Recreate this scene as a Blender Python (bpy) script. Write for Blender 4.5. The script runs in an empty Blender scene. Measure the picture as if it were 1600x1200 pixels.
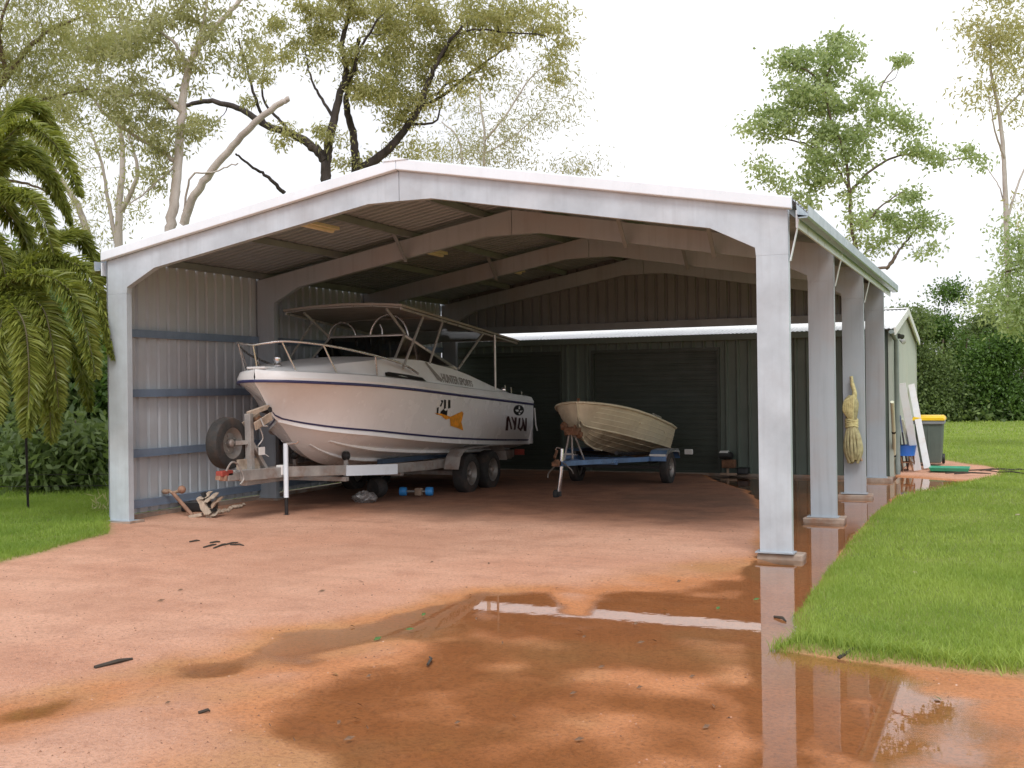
import bpy, math, random
import numpy as np
from mathutils import Vector, Matrix
random.seed(7)
rng = np.random.default_rng(11)
scene = bpy.context.scene
COL = scene.collection
PI = math.pi
# ------------------------------------------------------------------ camera (solved from the photograph; metres, z=0 is the water level)
F = 1727.4; YAW = -0.41917; PIT = 0.00322; ROL = -0.01267
CAM = Vector((10.14, -10.48, 1.647))
FW = Vector((math.sin(YAW)*math.cos(PIT), math.cos(YAW)*math.cos(PIT), math.sin(PIT)))
_r0 = Vector((math.cos(YAW), -math.sin(YAW), 0)); _u0 = _r0.cross(FW)
RT = math.cos(ROL)*_r0 + math.sin(ROL)*_u0
UP = -math.sin(ROL)*_r0 + math.cos(ROL)*_u0
def ray(px, py): return FW + RT*((px-800)/F) + UP*((600-py)/F)
def G(px, py, z=0.0):
    d = ray(px, py); return CAM + d*((z-CAM.z)/d.z)
def atd(px, py, depth): return CAM + ray(px, py)*depth
def aty(px, py, y):
    d = ray(px, py); return CAM + d*((y-CAM.y)/d.y)
def atx(px, py, x):
    d = ray(px, py); return CAM + d*((x-CAM.x)/d.x)
cd = bpy.data.cameras.new('camera'); cam = bpy.data.objects.new('camera', cd); COL.objects.link(cam)
M = Matrix.Identity(4)
for i in range(3):
    M[i][0] = RT[i]; M[i][1] = UP[i]; M[i][2] = -FW[i]; M[i][3] = CAM[i]
cam.matrix_world = M
cd.sensor_fit = 'HORIZONTAL'; cd.sensor_width = 36; cd.lens = F*36/1600; cd.clip_start = .05; cd.clip_end = 3000
scene.camera = cam
scene.view_settings.view_transform = 'Standard'; scene.view_settings.look = 'None'
scene.view_settings.exposure = 0; scene.view_settings.gamma = 1
scene.render.engine = 'CYCLES'
scene.cycles.use_denoising = True
try: scene.cycles.denoiser = 'OPENIMAGEDENOISE'
except Exception: pass
scene.cycles.max_bounces = 8; scene.cycles.diffuse_bounces = 3; scene.cycles.glossy_bounces = 4
scene.cycles.transparent_max_bounces = 12; scene.cycles.caustics_reflective = False; scene.cycles.caustics_refractive = False
scene.cycles.sample_clamp_indirect = 8
# ------------------------------------------------------------------ helpers
ORG = {}
def tag(o, label=None, cat=None, group=None, kind=None):
    if label: o['label'] = label
    if cat: o['category'] = cat
    if group: o['group'] = group
    if kind: o['kind'] = kind
    return o
def thing(name, label, cat, loc, group=None):
    o = bpy.data.objects.new(name, None); COL.objects.link(o); o.location = loc
    o.empty_display_size = .2
    ORG[o.name] = Vector(loc)
    return tag(o, label, cat, group)
def link_mesh(name, me, mat, parent=None, origin=None):
    o = bpy.data.objects.new(name, me); COL.objects.link(o)
    if mat: me.materials.append(mat)
    org = ORG.get(parent.name, Vector()) if parent else Vector(origin or (0, 0, 0))
    if org.length > 0: me.transform(Matrix.Translation(-org))
    if parent: o.parent = parent
    else: o.location = org
    ORG[o.name] = org
    return o
def np_mesh(name, V, quads=None, tris=None):
    me = bpy.data.meshes.new(name)
    nq = 0 if quads is None else len(quads); nt = 0 if tris is None else len(tris)
    loops = []
    if nq: loops.append(np.asarray(quads).ravel())
    if nt: loops.append(np.asarray(tris).ravel())
    L = np.concatenate(loops).astype(np.int32)
    me.vertices.add(len(V)); me.vertices.foreach_set('co', np.asarray(V, np.float32).ravel())
    me.loops.add(len(L)); me.loops.foreach_set('vertex_index', L)
    st = np.concatenate([np.arange(nq)*4, nq*4+np.arange(nt)*3]).astype(np.int32)
    me.polygons.add(nq+nt); me.polygons.foreach_set('loop_start', st)
    me.update(calc_edges=True); me.validate()
    return me
def frame_of(d, up=Vector((0, 0, 1))):
    d = Vector(d).normalized()
    if abs(d.dot(up)) > .98: up = Vector((0, 1, 0))
    a = d.cross(up).normalized(); return a, a.cross(d).normalized(), d
class MB:
    def __init__(s): s.v = []; s.f = []
    def add(s, vs, fs):
        n = len(s.v); s.v += [tuple(v) for v in vs]; s.f += [tuple(i+n for i in f) for f in fs]; return s
    def box(s, x0, x1, y0, y1, z0, z1):
        return s.add([(x0,y0,z0),(x1,y0,z0),(x1,y1,z0),(x0,y1,z0),(x0,y0,z1),(x1,y0,z1),(x1,y1,z1),(x0,y1,z1)],
                     [(0,3,2,1),(4,5,6,7),(0,1,5,4),(1,2,6,5),(2,3,7,6),(3,0,4,7)])
    def hexa(s, p):  # 8 points: bottom 4, top 4
        return s.add(p, [(0,3,2,1),(4,5,6,7),(0,1,5,4),(1,2,6,5),(2,3,7,6),(3,0,4,7)])
    def bar(s, p0, p1, w, h, up=Vector((0,0,1))):
        p0 = Vector(p0); p1 = Vector(p1); a, b, d = frame_of(p1-p0, up)
        a = a*w/2; b = b*h/2
        return s.hexa([p0-a-b, p0+a-b, p0+a+b, p0-a+b, p1-a-b, p1+a-b, p1+a+b, p1-a+b])
    def bars(s, pts, w, h, up=Vector((0,0,1))):
        for a, b in zip(pts, pts[1:]): s.bar(a, b, w, h, up)
        return s
    def tube(s, pts, r, n=8, cap=True):
        pts = [Vector(p) for p in pts]; m = len(pts)
        rs = r if isinstance(r, (list, tuple)) else [r]*m
        a = None; base = len(s.v)
        for i, p in enumerate(pts):
            d = (pts[min(i+1, m-1)]-pts[max(i-1, 0)])
            if d.length < 1e-9: d = Vector((0, 0, 1))
            d.normalize()
            if a is None: a, b, _ = frame_of(d)
            else:
                a = a-d*a.dot(d)
                if a.length < 1e-6: a, b, _ = frame_of(d)
                a.normalize(); b = a.cross(d).normalized()
            for k in range(n):
                t = 2*PI*k/n; q = p+(a*math.cos(t)+b*math.sin(t))*rs[i]; s.v.append(tuple(q))
        for i in range(m-1):
            for k in range(n):
                k2 = (k+1) % n
                s.f.append((base+i*n+k, base+i*n+k2, base+(i+1)*n+k2, base+(i+1)*n+k))
        if cap:
            s.f.append(tuple(base+k for k in range(n))[::-1]); s.f.append(tuple(base+(m-1)*n+k for k in range(n)))
        return s
    def prism(s, poly, vec):
        n = len(poly); vec = Vector(vec)
        vs = [Vector(p) for p in poly]+[Vector(p)+vec for p in poly]
        fs = [tuple(range(n))[::-1], tuple(range(n, 2*n))]+[(i, (i+1) % n, n+(i+1) % n, n+i) for i in range(n)]
        return s.add(vs, fs)
    def loft(s, secs, closed=False, caps=False):
        n = len(secs[0]); base = len(s.v)
        for sec in secs: s.v += [tuple(p) for p in sec]
        for i in range(len(secs)-1):
            for k in range(n if closed else n-1):
                k2 = (k+1) % n
                s.f.append((base+i*n+k, base+i*n+k2, base+(i+1)*n+k2, base+(i+1)*n+k))
        if caps:
            s.f.append(tuple(base+k for k in range(n))[::-1]); s.f.append(tuple(base+(len(secs)-1)*n+k for k in range(n)))
        return s
    def lathe(s, prof, c, axis=(0,0,1), n=24, caps=True):  # prof: (radius, height along axis)
        a, b, d = frame_of(axis); c = Vector(c)
        return s.loft([[c+d*h+(a*math.cos(2*PI*k/n)+b*math.sin(2*PI*k/n))*r for k in range(n)] for r, h in prof], True, caps)
    def ball(s, c, r, n=10, sc=(1,1,1)):
        c = Vector(c); m = n//2+1
        secs = []
        for i in range(m):
            th = PI*(i+.02)/(m-1+.04)
            secs.append([c+Vector((r*sc[0]*math.sin(th)*math.cos(2*PI*k/n), r*sc[1]*math.sin(th)*math.sin(2*PI*k/n), -r*sc[2]*math.cos(th))) for k in range(n)])
        return s.loft(secs, True, True)
    def jitter(s, a):
        s.v = [tuple(c+random.uniform(-a, a) for c in v) for v in s.v]; return s
    def build(s, name, mat, parent=None, origin=None, smooth=None, bevel=0, fix=True):
        me = bpy.data.meshes.new(name); me.from_pydata(s.v, [], s.f); me.update()
        if fix:
            import bmesh
            bm = bmesh.new(); bm.from_mesh(me); bmesh.ops.recalc_face_normals(bm, faces=bm.faces); bm.to_mesh(me); bm.free()
        if smooth is not None:
            me.polygons.foreach_set('use_smooth', [True]*len(me.polygons)); me.set_sharp_from_angle(angle=math.radians(smooth))
        o = link_mesh(name, me, mat, parent, origin)
        if bevel:
            b = o.modifiers.new('bevel', 'BEVEL'); b.width = bevel; b.segments = 2; b.limit_method = 'ANGLE'; b.angle_limit = math.radians(40)
        return o
def pchip(xs, ys):
    xs = list(xs); ys = list(ys); n = len(xs)
    d = [(ys[i+1]-ys[i])/(xs[i+1]-xs[i]) for i in range(n-1)]
    m = [d[0]]+[0 if d[i-1]*d[i] <= 0 else 2*d[i-1]*d[i]/(d[i-1]+d[i]) for i in range(1, n-1)]+[d[-1]]
    def f(x):
        if x <= xs[0]: return ys[0]
        if x >= xs[-1]: return ys[-1]
        i = max(k for k in range(n-1) if xs[k] <= x); h = xs[i+1]-xs[i]; t = (x-xs[i])/h
        return (ys[i]*(2*t**3-3*t*t+1)+ys[i+1]*(3*t*t-2*t**3)+h*m[i]*(t**3-2*t*t+t)+h*m[i+1]*(t**3-t*t))
    return f
def spline(pts, k=6):
    pts = [Vector(p) for p in pts]; out = []
    n = len(pts)
    for i in range(n-1):
        p0 = pts[max(i-1, 0)]; p1 = pts[i]; p2 = pts[i+1]; p3 = pts[min(i+2, n-1)]
        for j in range(k):
            t = j/k
            out.append(.5*((2*p1)+(p2-p0)*t+(2*p0-5*p1+4*p2-p3)*t*t+(3*p1-p0-3*p2+p3)*t**3))
    out.append(pts[-1]); return out
# ------------------------------------------------------------------ materials
class NT:
    def __init__(s, name):
        s.m = bpy.data.materials.new(name); s.m.use_nodes = True; s.t = s.m.node_tree; s.t.nodes.clear()
        s.out = s.n('ShaderNodeOutputMaterial')
    def n(s, typ, **kw):
        o = s.t.nodes.new(typ)
        for k, v in kw.items(): setattr(o, k, v)
        return o
    def l(s, a, b): s.t.links.new(a, b)
    def setv(s, sock, v):
        if hasattr(v, 'is_linked') or isinstance(v, bpy.types.NodeSocket): s.l(v, sock)
        else: sock.default_value = v
    def coord(s, scale=(1,1,1), kind='Object'):
        tc = s.n('ShaderNodeTexCoord'); mp = s.n('ShaderNodeMapping'); s.l(tc.outputs[kind], mp.inputs[0])
        mp.inputs['Scale'].default_value = scale; return mp.outputs[0]
    def noise(s, vec, scale, detail=4, rough=.55):
        o = s.n('ShaderNodeTexNoise'); s.l(vec, o.inputs['Vector']); o.inputs['Scale'].default_value = scale
        o.inputs['Detail'].default_value = detail; o.inputs['Roughness'].default_value = rough; return o.outputs['Fac']
    def ramp(s, fac, stops):
        o = s.n('ShaderNodeValToRGB'); s.l(fac, o.inputs[0]); e = o.color_ramp.elements
        while len(e) < len(stops): e.new(.5)
        for el, (p, c) in zip(e, stops):
            el.position = p; el.color = (*c, 1) if hasattr(c, '__len__') else (c, c, c, 1)
        return o.outputs[0]
    def mix(s, fac, a, b, mode='MIX'):
        o = s.n('ShaderNodeMix', data_type='RGBA', blend_type=mode)
        s.setv(o.inputs[0], fac)
        for k, v in ((6, a), (7, b)):
            s.setv(o.inputs[k], v if not isinstance(v, tuple) or len(v) == 4 else (*v, 1))
        return o.outputs[2]
    def math(s, op, a, b=0.0, clamp=False):
        o = s.n('ShaderNodeMath', operation=op, use_clamp=clamp); s.setv(o.inputs[0], a); s.setv(o.inputs[1], b); return o.outputs[0]
    def mapr(s, v, a, b, c=0.0, d=1.0):
        o = s.n('ShaderNodeMapRange'); s.setv(o.inputs[0], v)
        for i, q in enumerate((a, b, c, d)): o.inputs[i+1].default_value = q
        return o.outputs[0]
    def bump(s, h, strength, dist=.01):
        o = s.n('ShaderNodeBump'); s.l(h, o.inputs['Height']); o.inputs['Strength'].default_value = strength; o.inputs['Distance'].default_value = dist; return o.outputs[0]
    def attr(s, name):
        return s.n('ShaderNodeAttribute', attribute_name=name).outputs['Fac']
    def principled(s, col, rough, metal=0.0, normal=None, spec=None, coat=0):
        b = s.n('ShaderNodeBsdfPrincipled')
        s.setv(b.inputs['Base Color'], col if not isinstance(col, tuple) or len(col) == 4 else (*col, 1))
        s.setv(b.inputs['Roughness'], rough); s.setv(b.inputs['Metallic'], metal)
        if spec is not None: b.inputs['Specular IOR Level'].default_value = spec
        if coat: b.inputs['Coat Weight'].default_value = coat; b.inputs['Coat Roughness'].default_value = .08
        if normal is not None: s.l(normal, b.inputs['Normal'])
        s.l(b.outputs[0], s.out.inputs[0]); return b
def dk(c, k): return tuple(x*k for x in c)
def surf(name, col, rough=.5, metal=0.0, var=.18, scale=3.0, streak=0.0, bump=.0, bscale=60, grime=None, gamt=0.0, coat=0, spec=None, gscale=1.5):
    """general painted / metal / timber surface: mottled base colour, optional vertical streaks and grime"""
    t = NT(name); co = t.coord()
    n1 = t.noise(co, scale, 5, .6)
    c = t.mix(t.mapr(n1, .3, .7), dk(col, 1-var), dk(col, 1+var))
    if streak:
        n2 = t.noise(t.coord((14, 14, .7)), 1.0, 4, .6)
        c = t.mix(t.math('MULTIPLY', t.mapr(n2, .5, .8), streak), c, dk(col, .55))
    if gamt:
        n3 = t.noise(co, gscale, 6, .65)
        c = t.mix(t.math('MULTIPLY', t.mapr(n3, .48, .7), gamt), c, grime or (.1, .06, .035))
    rr = t.mapr(t.noise(co, scale*3, 3), .3, .7, max(rough-.1, .02), min(rough+.1, 1))
    nm = t.bump(t.noise(co, bscale, 4), bump, .004) if bump else None
    t.principled(c, rr, metal, nm, spec, coat)
    return t.m
def leafmat(name, c0, c1, trans=.35, rough=.5):
    t = NT(name); g = t.n('ShaderNodeNewGeometry')
    nz = t.noise(t.coord(), .9, 2)
    f = t.math('ADD', t.math('MULTIPLY', g.outputs['Random Per Island'], .5), t.mapr(nz, .32, .68, 0, .5))
    c = t.mix(f, c0, c1)
    b = t.n('ShaderNodeBsdfPrincipled'); t.l(c, b.inputs['Base Color']); b.inputs['Roughness'].default_value = rough; b.inputs['Specular IOR Level'].default_value = .35
    tr = t.n('ShaderNodeBsdfTranslucent'); c2 = t.mix(.5, c, (c1[0]*1.2, c1[1]*1.25, c1[2]*.6)); t.l(c2, tr.inputs[0])
    m = t.n('ShaderNodeMixShader'); m.inputs[0].default_value = trans; t.l(b.outputs[0], m.inputs[1]); t.l(tr.outputs[0], m.inputs[2])
    t.l(m.outputs[0], t.out.inputs[0]); return t.m
def bark(name, c0, c1, scale=3):
    t = NT(name); co = t.coord((1, 1, .35))
    n = t.noise(co, scale, 6, .65)
    t.principled(t.mix(t.mapr(n, .35, .65), c0, c1), .85, 0, t.bump(t.noise(co, scale*6, 4), .5, .03)); return t.m
MAT = dict(
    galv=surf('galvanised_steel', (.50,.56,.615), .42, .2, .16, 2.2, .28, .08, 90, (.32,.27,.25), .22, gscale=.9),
    galv2=surf('galvanised_shaded', (.39,.44,.49), .5, .15, .08, 1.6, .45, .05, 80, (.30,.19,.14), .35, gscale=.8),  # front-frame steel darkened: under-roof shade put into the colour, plus rust grime
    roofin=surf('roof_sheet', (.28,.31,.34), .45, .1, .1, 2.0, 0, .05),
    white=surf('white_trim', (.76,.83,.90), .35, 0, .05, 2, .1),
    gable=surf('gable_sheet', (.20,.215,.22), .55, 0, .1, 1.2, .3),  # cream sheet darkened: shade at the back of the shed put into the colour
    wall=surf('wall_sheet', (.49,.54,.58), .5, 0, .07, 1.2, .25, 0, 50, (.33,.2,.13), .18, gscale=.8),
    girt=surf('girt_steel', (.235,.31,.42), .45, .3, .15, 2, .2),
    purlin=surf('purlin_steel', (.25,.275,.295), .5, .2, .15, 2),
    conc=surf('footing_concrete', (.33,.26,.21), .9, 0, .25, 6, 0, .5, 40, (.27,.13,.07), .85, gscale=5),
    green=surf('garage_green_shaded', (.115,.145,.12), .5, 0, .06, 1.5, .25),  # same paint as the side walls, with the shade on the front put into it
    green_lit=surf('garage_green_lit', (.42,.46,.40), .5, 0, .06, 1.5, .25, 0, 50, (.3,.18,.12), .15),  # the same garage paint, lit copy for the outer walls
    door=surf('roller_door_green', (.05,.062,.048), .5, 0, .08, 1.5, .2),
    groof=surf('garage_roof', (.88,.89,.89), .35, .1, .08, 1.5),
    batten=surf('batten_cream', (.74,.66,.48), .5, 0, .08, 3),
    gel=surf('gelcoat_white', (.83,.835,.84), .22, 0, .05, 1.0, .10, 0, 50, (.52,.45,.38), .12, coat=.3, gscale=.35),
    deck=surf('deck_white', (.82,.83,.84), .4, 0, .06, 2.0, 0, .05, 120, (.4,.33,.25), .15),
    blue=surf('stripe_blue', (.035,.035,.11), .35, 0, .15, 3),
    black=surf('black_plastic', (.015,.015,.016), .4, 0, .2, 5),
    decalred=surf('decal_maroon', (.035,.008,.01), .4, 0, .3, 20),
    decalblk=surf('decal_black', (.012,.014,.014), .4, 0, .2, 20),
    decalwht=surf('decal_white', (.78,.77,.75), .4, 0, .08, 20),
    decalgry=surf('decal_grey', (.30,.285,.27), .5, 0, .25, 40),
    orange=surf('orange_cloth', (.75,.30,.02), .8, 0, .35, 14, .6),
    steel=surf('stainless_tube', (.66,.64,.62), .25, .85, .08, 4),
    alu=surf('aluminium_frame', (.55,.53,.5), .35, .5, .1, 4),
    top=surf('hardtop_fibreglass', (.34,.315,.28), .5, 0, .12, 2, .0, .1, 30, (.2,.15,.1), .3),
    galvt=surf('trailer_steel', (.36,.34,.32), .55, .3, .25, 5, 0, .2, 50, (.20,.085,.04), .55, gscale=4),
    rubber=surf('tyre_rubber', (.028,.027,.026), .8, 0, .3, 8, 0, .3, 70, (.13,.07,.045), .4, gscale=5),
    rim=surf('wheel_rim', (.24,.225,.21), .45, .5, .15, 8, 0, 0, 50, (.15,.07,.03), .5, gscale=8),
    red=surf('red_coupling', (.30,.05,.035), .5, 0, .3, 8),
    tinny=surf('tinny_paint', (.74,.66,.48), .45, .1, .10, 2.5, .12, .08, 60, (.30,.22,.13), .35, gscale=2),
    tinnyd=surf('tinny_dirty', (.54,.46,.33), .55, .1, .3, 4, .3, .1, 60, (.14,.09,.05), .75, gscale=3),
    tblue=surf('trailer_blue', (.10,.19,.36), .35, .2, .25, 5, 0, .1, 50, (.05,.04,.04), .35, gscale=4),
    chrome=surf('chrome', (.75,.75,.77), .15, .9, .05, 5),
    brown=surf('rusty_winch', (.20,.10,.055), .8, .2, .5, 10, 0, .6, 60),
    rope=surf('rope_fibre', (.60,.53,.27), .9, 0, .25, 20, 0, .6, 160, (.3,.22,.08), .5, gscale=12),
    rope2=surf('rope_dark', (.40,.36,.20), .9, 0, .3, 14, 0, .6, 160, (.2,.14,.06), .6, gscale=9),
    bin=surf('bin_green', (.095,.125,.11), .55, 0, .1, 4, .2),
    bingrey=surf('bin_rim', (.22,.24,.26), .5, 0, .1, 4),
    yellow=surf('lid_yellow', (.85,.55,.015), .4, 0, .06, 4),
    plank=surf('white_plank', (.66,.66,.68), .5, 0, .1, 3, .3, 0, 50, (.4,.26,.18), .35, gscale=3),
    navy=surf('navy_panel', (.05,.06,.11), .6, 0, .2, 4),
    pole=surf('pale_pole', (.66,.67,.52), .5, 0, .08, 4),
    bucket=surf('blue_bucket', (.03,.16,.62), .4, 0, .1, 4),
    tray=surf('green_tray', (.02,.30,.17), .35, 0, .15, 5, 0, 0, 50, (.15,.2,.15), .3),
    timber=surf('weathered_timber', (.40,.28,.20), .9, 0, .3, 12, .5, .5, 60, (.1,.06,.04), .4, gscale=6),
    pale=surf('bleached_timber', (.45,.36,.28), .9, 0, .25, 12, .4, .5, 60, (.2,.13,.08), .4, gscale=8),
    iron=surf('rusty_iron', (.33,.19,.13), .85, .1, .35, 10, .3, .6, 60),
    dblue=surf('roller_blue', (.05,.30,.72), .4, 0, .12, 5),
    foil=surf('crumpled_foil', (.42,.42,.42), .3, .6, .4, 14, 0, .6, 30),
    stick=surf('dead_stick', (.055,.045,.035), .9, 0, .3, 10),
    dleaf=surf('dead_leaf', (.16,.09,.05), .8, 0, .5, 30),
    gleaf=surf('green_leaf_bit', (.06,.14,.03), .7, 0, .3, 30),
    picket=surf('picket_steel', (.03,.025,.022), .8, .2, .3, 5),
    lamp=surf('lamp_grey', (.5,.5,.52), .4, .2, .1, 5),
    flcap=surf('lamp_black', (.03,.03,.03), .5),
    bark_white=bark('bark_white_gum', (.56,.51,.47), (.36,.31,.28), 2.0),
    bark_dark=bark('bark_dark', (.018,.014,.012), (.07,.055,.05), 4),
    bark_pale=bark('bark_pale', (.50,.46,.42), (.34,.30,.27), 2),
    bark_brown=bark('bark_brown', (.10,.07,.05), (.17,.13,.10), 4),
    palm_stem=bark('palm_stem', (.16,.14,.08), (.08,.07,.045), 5),
    leaf_gum=leafmat('leaf_gum', (.26,.275,.15), (.54,.53,.32), .5),
    leaf_dark=leafmat('leaf_olive', (.25,.26,.12), (.56,.54,.28), .5),
    leaf_pale=leafmat('leaf_pale', (.26,.28,.17), (.46,.45,.28), .4),
    leaf_oak=leafmat('leaf_feathery', (.22,.25,.11), (.48,.48,.23), .5),
    leaf_right=leafmat('leaf_fresh', (.21,.29,.13), (.50,.58,.32), .5),
    leaf_bush=leafmat('leaf_bush', (.032,.065,.022), (.26,.34,.13), .42),
    leaf_shrub=leafmat('leaf_shrub', (.03,.07,.018), (.16,.27,.06), .38, .35),
    leaf_palm=leafmat('leaf_palm', (.09,.13,.025), (.36,.39,.09), .45, .4),
    leaf_gold=leafmat('leaf_thin_gum', (.32,.31,.15), (.58,.56,.32), .5),
    grass=leafmat('grass_blade', (.175,.285,.045), (.42,.52,.115), .4),
    grass_l=leafmat('grass_blade_shade', (.14,.24,.04), (.34,.45,.08), .4),
)
def glass(name, tint, dark=.5):
    t = NT(name); a = t.n('ShaderNodeBsdfTransparent'); a.inputs[0].default_value = (*dk(tint, dark), 1)
    g = t.n('ShaderNodeBsdfGlossy'); g.inputs['Roughness'].default_value = .04
    f = t.n('ShaderNodeFresnel'); f.inputs[0].default_value = 1.45
    m = t.n('ShaderNodeMixShader'); t.l(f.outputs[0], m.inputs[0]); t.l(a.outputs[0], m.inputs[1]); t.l(g.outputs[0], m.inputs[2])
    t.l(m.outputs[0], t.out.inputs[0]); return t.m
MAT['glass'] = glass('tinted_glass', (.5,.5,.52), .25)
MAT['vinyl'] = glass('clear_vinyl', (.8,.8,.8), .9)
# ------------------------------------------------------------------ light
SUN_EL = math.radians(52); SUN_AZ = math.radians(158)   # clockwise from +Y: behind the camera, to the right
sd = Vector((math.sin(SUN_AZ)*math.cos(SUN_EL), math.cos(SUN_AZ)*math.cos(SUN_EL), math.sin(SUN_EL)))
sl = bpy.data.lights.new('sun', 'SUN'); sl.energy = 2.2; sl.angle = math.radians(24); sl.color = (1, .975, .94)
so = bpy.data.objects.new('sun', sl); COL.objects.link(so); so.rotation_euler = (-sd).to_track_quat('-Z', 'Y').to_euler(); so.location = (0, 0, 30)
w = bpy.data.worlds.new('World'); scene.world = w; w.use_nodes = True
t = w.node_tree; t.nodes.clear()
sky = t.nodes.new('ShaderNodeTexSky'); sky.sky_type = 'NISHITA'; sky.sun_disc = False; sky.sun_elevation = SUN_EL; sky.sun_rotation = SUN_AZ
b1 = t.nodes.new('ShaderNodeBackground'); b1.inputs[1].default_value = .12; t.links.new(sky.outputs[0], b1.inputs[0])
tc = t.nodes.new('ShaderNodeTexCoord'); mp = t.nodes.new('ShaderNodeMapping'); mp.inputs['Scale'].default_value = (1, 1, 2.2); t.links.new(tc.outputs['Generated'], mp.inputs[0])
nz = t.nodes.new('ShaderNodeTexNoise'); nz.inputs['Scale'].default_value = 1.6; nz.inputs['Detail'].default_value = 5; t.links.new(mp.outputs[0], nz.inputs['Vector'])
cr = t.nodes.new('ShaderNodeValToRGB'); cr.color_ramp.elements[0].position = .42; cr.color_ramp.elements[0].color = (.76, .765, .84, 1)
cr.color_ramp.elements[1].position = .62; cr.color_ramp.elements[1].color = (1.12, 1.12, 1.13, 1); t.links.new(nz.outputs['Fac'], cr.inputs[0])
b2 = t.nodes.new('ShaderNodeBackground'); b2.inputs[1].default_value = 1.2; t.links.new(cr.outputs[0], b2.inputs[0])
mx = t.nodes.new('ShaderNodeMixShader'); mx.inputs[0].default_value = .9
wo = t.nodes.new('ShaderNodeOutputWorld'); t.links.new(b1.outputs[0], mx.inputs[1]); t.links.new(b2.outputs[0], mx.inputs[2]); t.links.new(mx.outputs[0], wo.inputs[0])
# ------------------------------------------------------------------ ground: one sheet, with wheel ruts and low places that hold water
def vnoise(x, y, seed):
    xi = np.floor(x).astype(np.int64); yi = np.floor(y).astype(np.int64); fx = x-xi; fy = y-yi
    fx = fx*fx*(3-2*fx); fy = fy*fy*(3-2*fy)
    def h(a, b):
        n = (a*374761393+b*668265263+seed*974634777) & 0x7fffffff
        n = ((n ^ (n >> 13))*1274126177) & 0x7fffffff
        return ((n ^ (n >> 16)) & 0xffff)/65535.0
    return (h(xi, yi)*(1-fx)+h(xi+1, yi)*fx)*(1-fy)+(h(xi, yi+1)*(1-fx)+h(xi+1, yi+1)*fx)*fy
def fbm(x, y, s, seed, o=4):
    r = 0; a = .5
    for k in range(o): r = r+a*(vnoise(x/s*2**k+k*17.3, y/s*2**k-k*9.1, seed+k)-.5)*2; a *= .5
    return r
def sdf(x, y, poly):
    d = np.full(x.shape, 1e9); ins = np.zeros(x.shape, bool); n = len(poly)
    for i in range(n):
        ax, ay = poly[i]; bx, by = poly[(i+1) % n]; ex, ey = bx-ax, by-ay
        wx, wy = x-ax, y-ay; tt = np.clip((wx*ex+wy*ey)/max(ex*ex+ey*ey, 1e-9), 0, 1)
        d = np.minimum(d, np.hypot(wx-ex*tt, wy-ey*tt))
        c = ((ay > y) != (by > y)) & (x < (ex)*(y-ay)/np.where(ey == 0, 1e-9, ey)+ax); ins ^= c
    return np.where(ins, -d, d)
def gp(pts, z=0.0): return [tuple(G(a, b, z)[:2]) for a, b in pts]
def ss(a, b, v):
    t_ = np.clip((v-a)/(b-a), 0, 1); return t_*t_*(3-2*t_)
PUD_A = gp([(1245,880),(1185,880),(1060,905),(900,930),(760,938),(700,968),(600,1012),(500,1055),(385,1108),(420,1140),(450,1200)])+[(6.6,-8.4),(10.2,-8.4)]+gp([(1262,1200),(1262,1060)])
PUD_B = gp([(-60,1130),(0,1112),(120,1075),(250,1050),(330,1025),(420,990),(560,975),(650,962),(690,955),(640,985),(540,1015),(440,1035),(300,1062),(200,1085),(90,1120),(0,1148),(-60,1160)])
PUD_C = gp([(1110,742),(1392,744),(1460,749),(1520,753),(1400,775),(1340,830),(1300,885),(1250,945),(1225,1000),(1188,960),(1188,880),(1200,800),(1170,768),(1120,752)])
PUD_D = gp([(1235,1000),(1330,1022),(1500,1035),(1700,1048)])+[(13,-6),(12.5,-8.4),(9.9,-8.4)]+gp([(1240,1200)])
PUD_E = gp([(740,922),(868,917),(872,965),(740,955)])
PUD_G = gp([(930,922),(1200,945),(1200,1000),(930,975)])
PUD_H = gp([(872,928),(922,932),(928,962),(866,958)])
PUD_F = gp([(1182,880),(1245,880),(1255,1010),(1262,1200),(1178,1200),(1182,1000)])
LAWN_R = gp([(1213,1003),(1252,982),(1242,955),(1264,928),(1292,888),(1332,843),(1372,797),(1405,775),(1480,758),(1562,741)], .05)+gp([(1566,733),(1540,727),(1500,722),(1470,718)], .05)+[(8.62,13.6),(8.5,15.2),(6.0,15.4),(6.0,24),(4,60),(-30,120),(-30,600),(600,600),(600,-4.2)]+gp([(1700,1062),(1600,1045),(1450,1032),(1330,1018)], .05)
LAWN_L = gp([(-250,935),(0,878),(60,862),(130,842),(168,833),(172,812)], .05)+[(-.12,2),(-.12,9.2),(-.4,9.4),(-.4,16),(-30,60),(-60,900),(-1200,900),(-1200,-12)]
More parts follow.
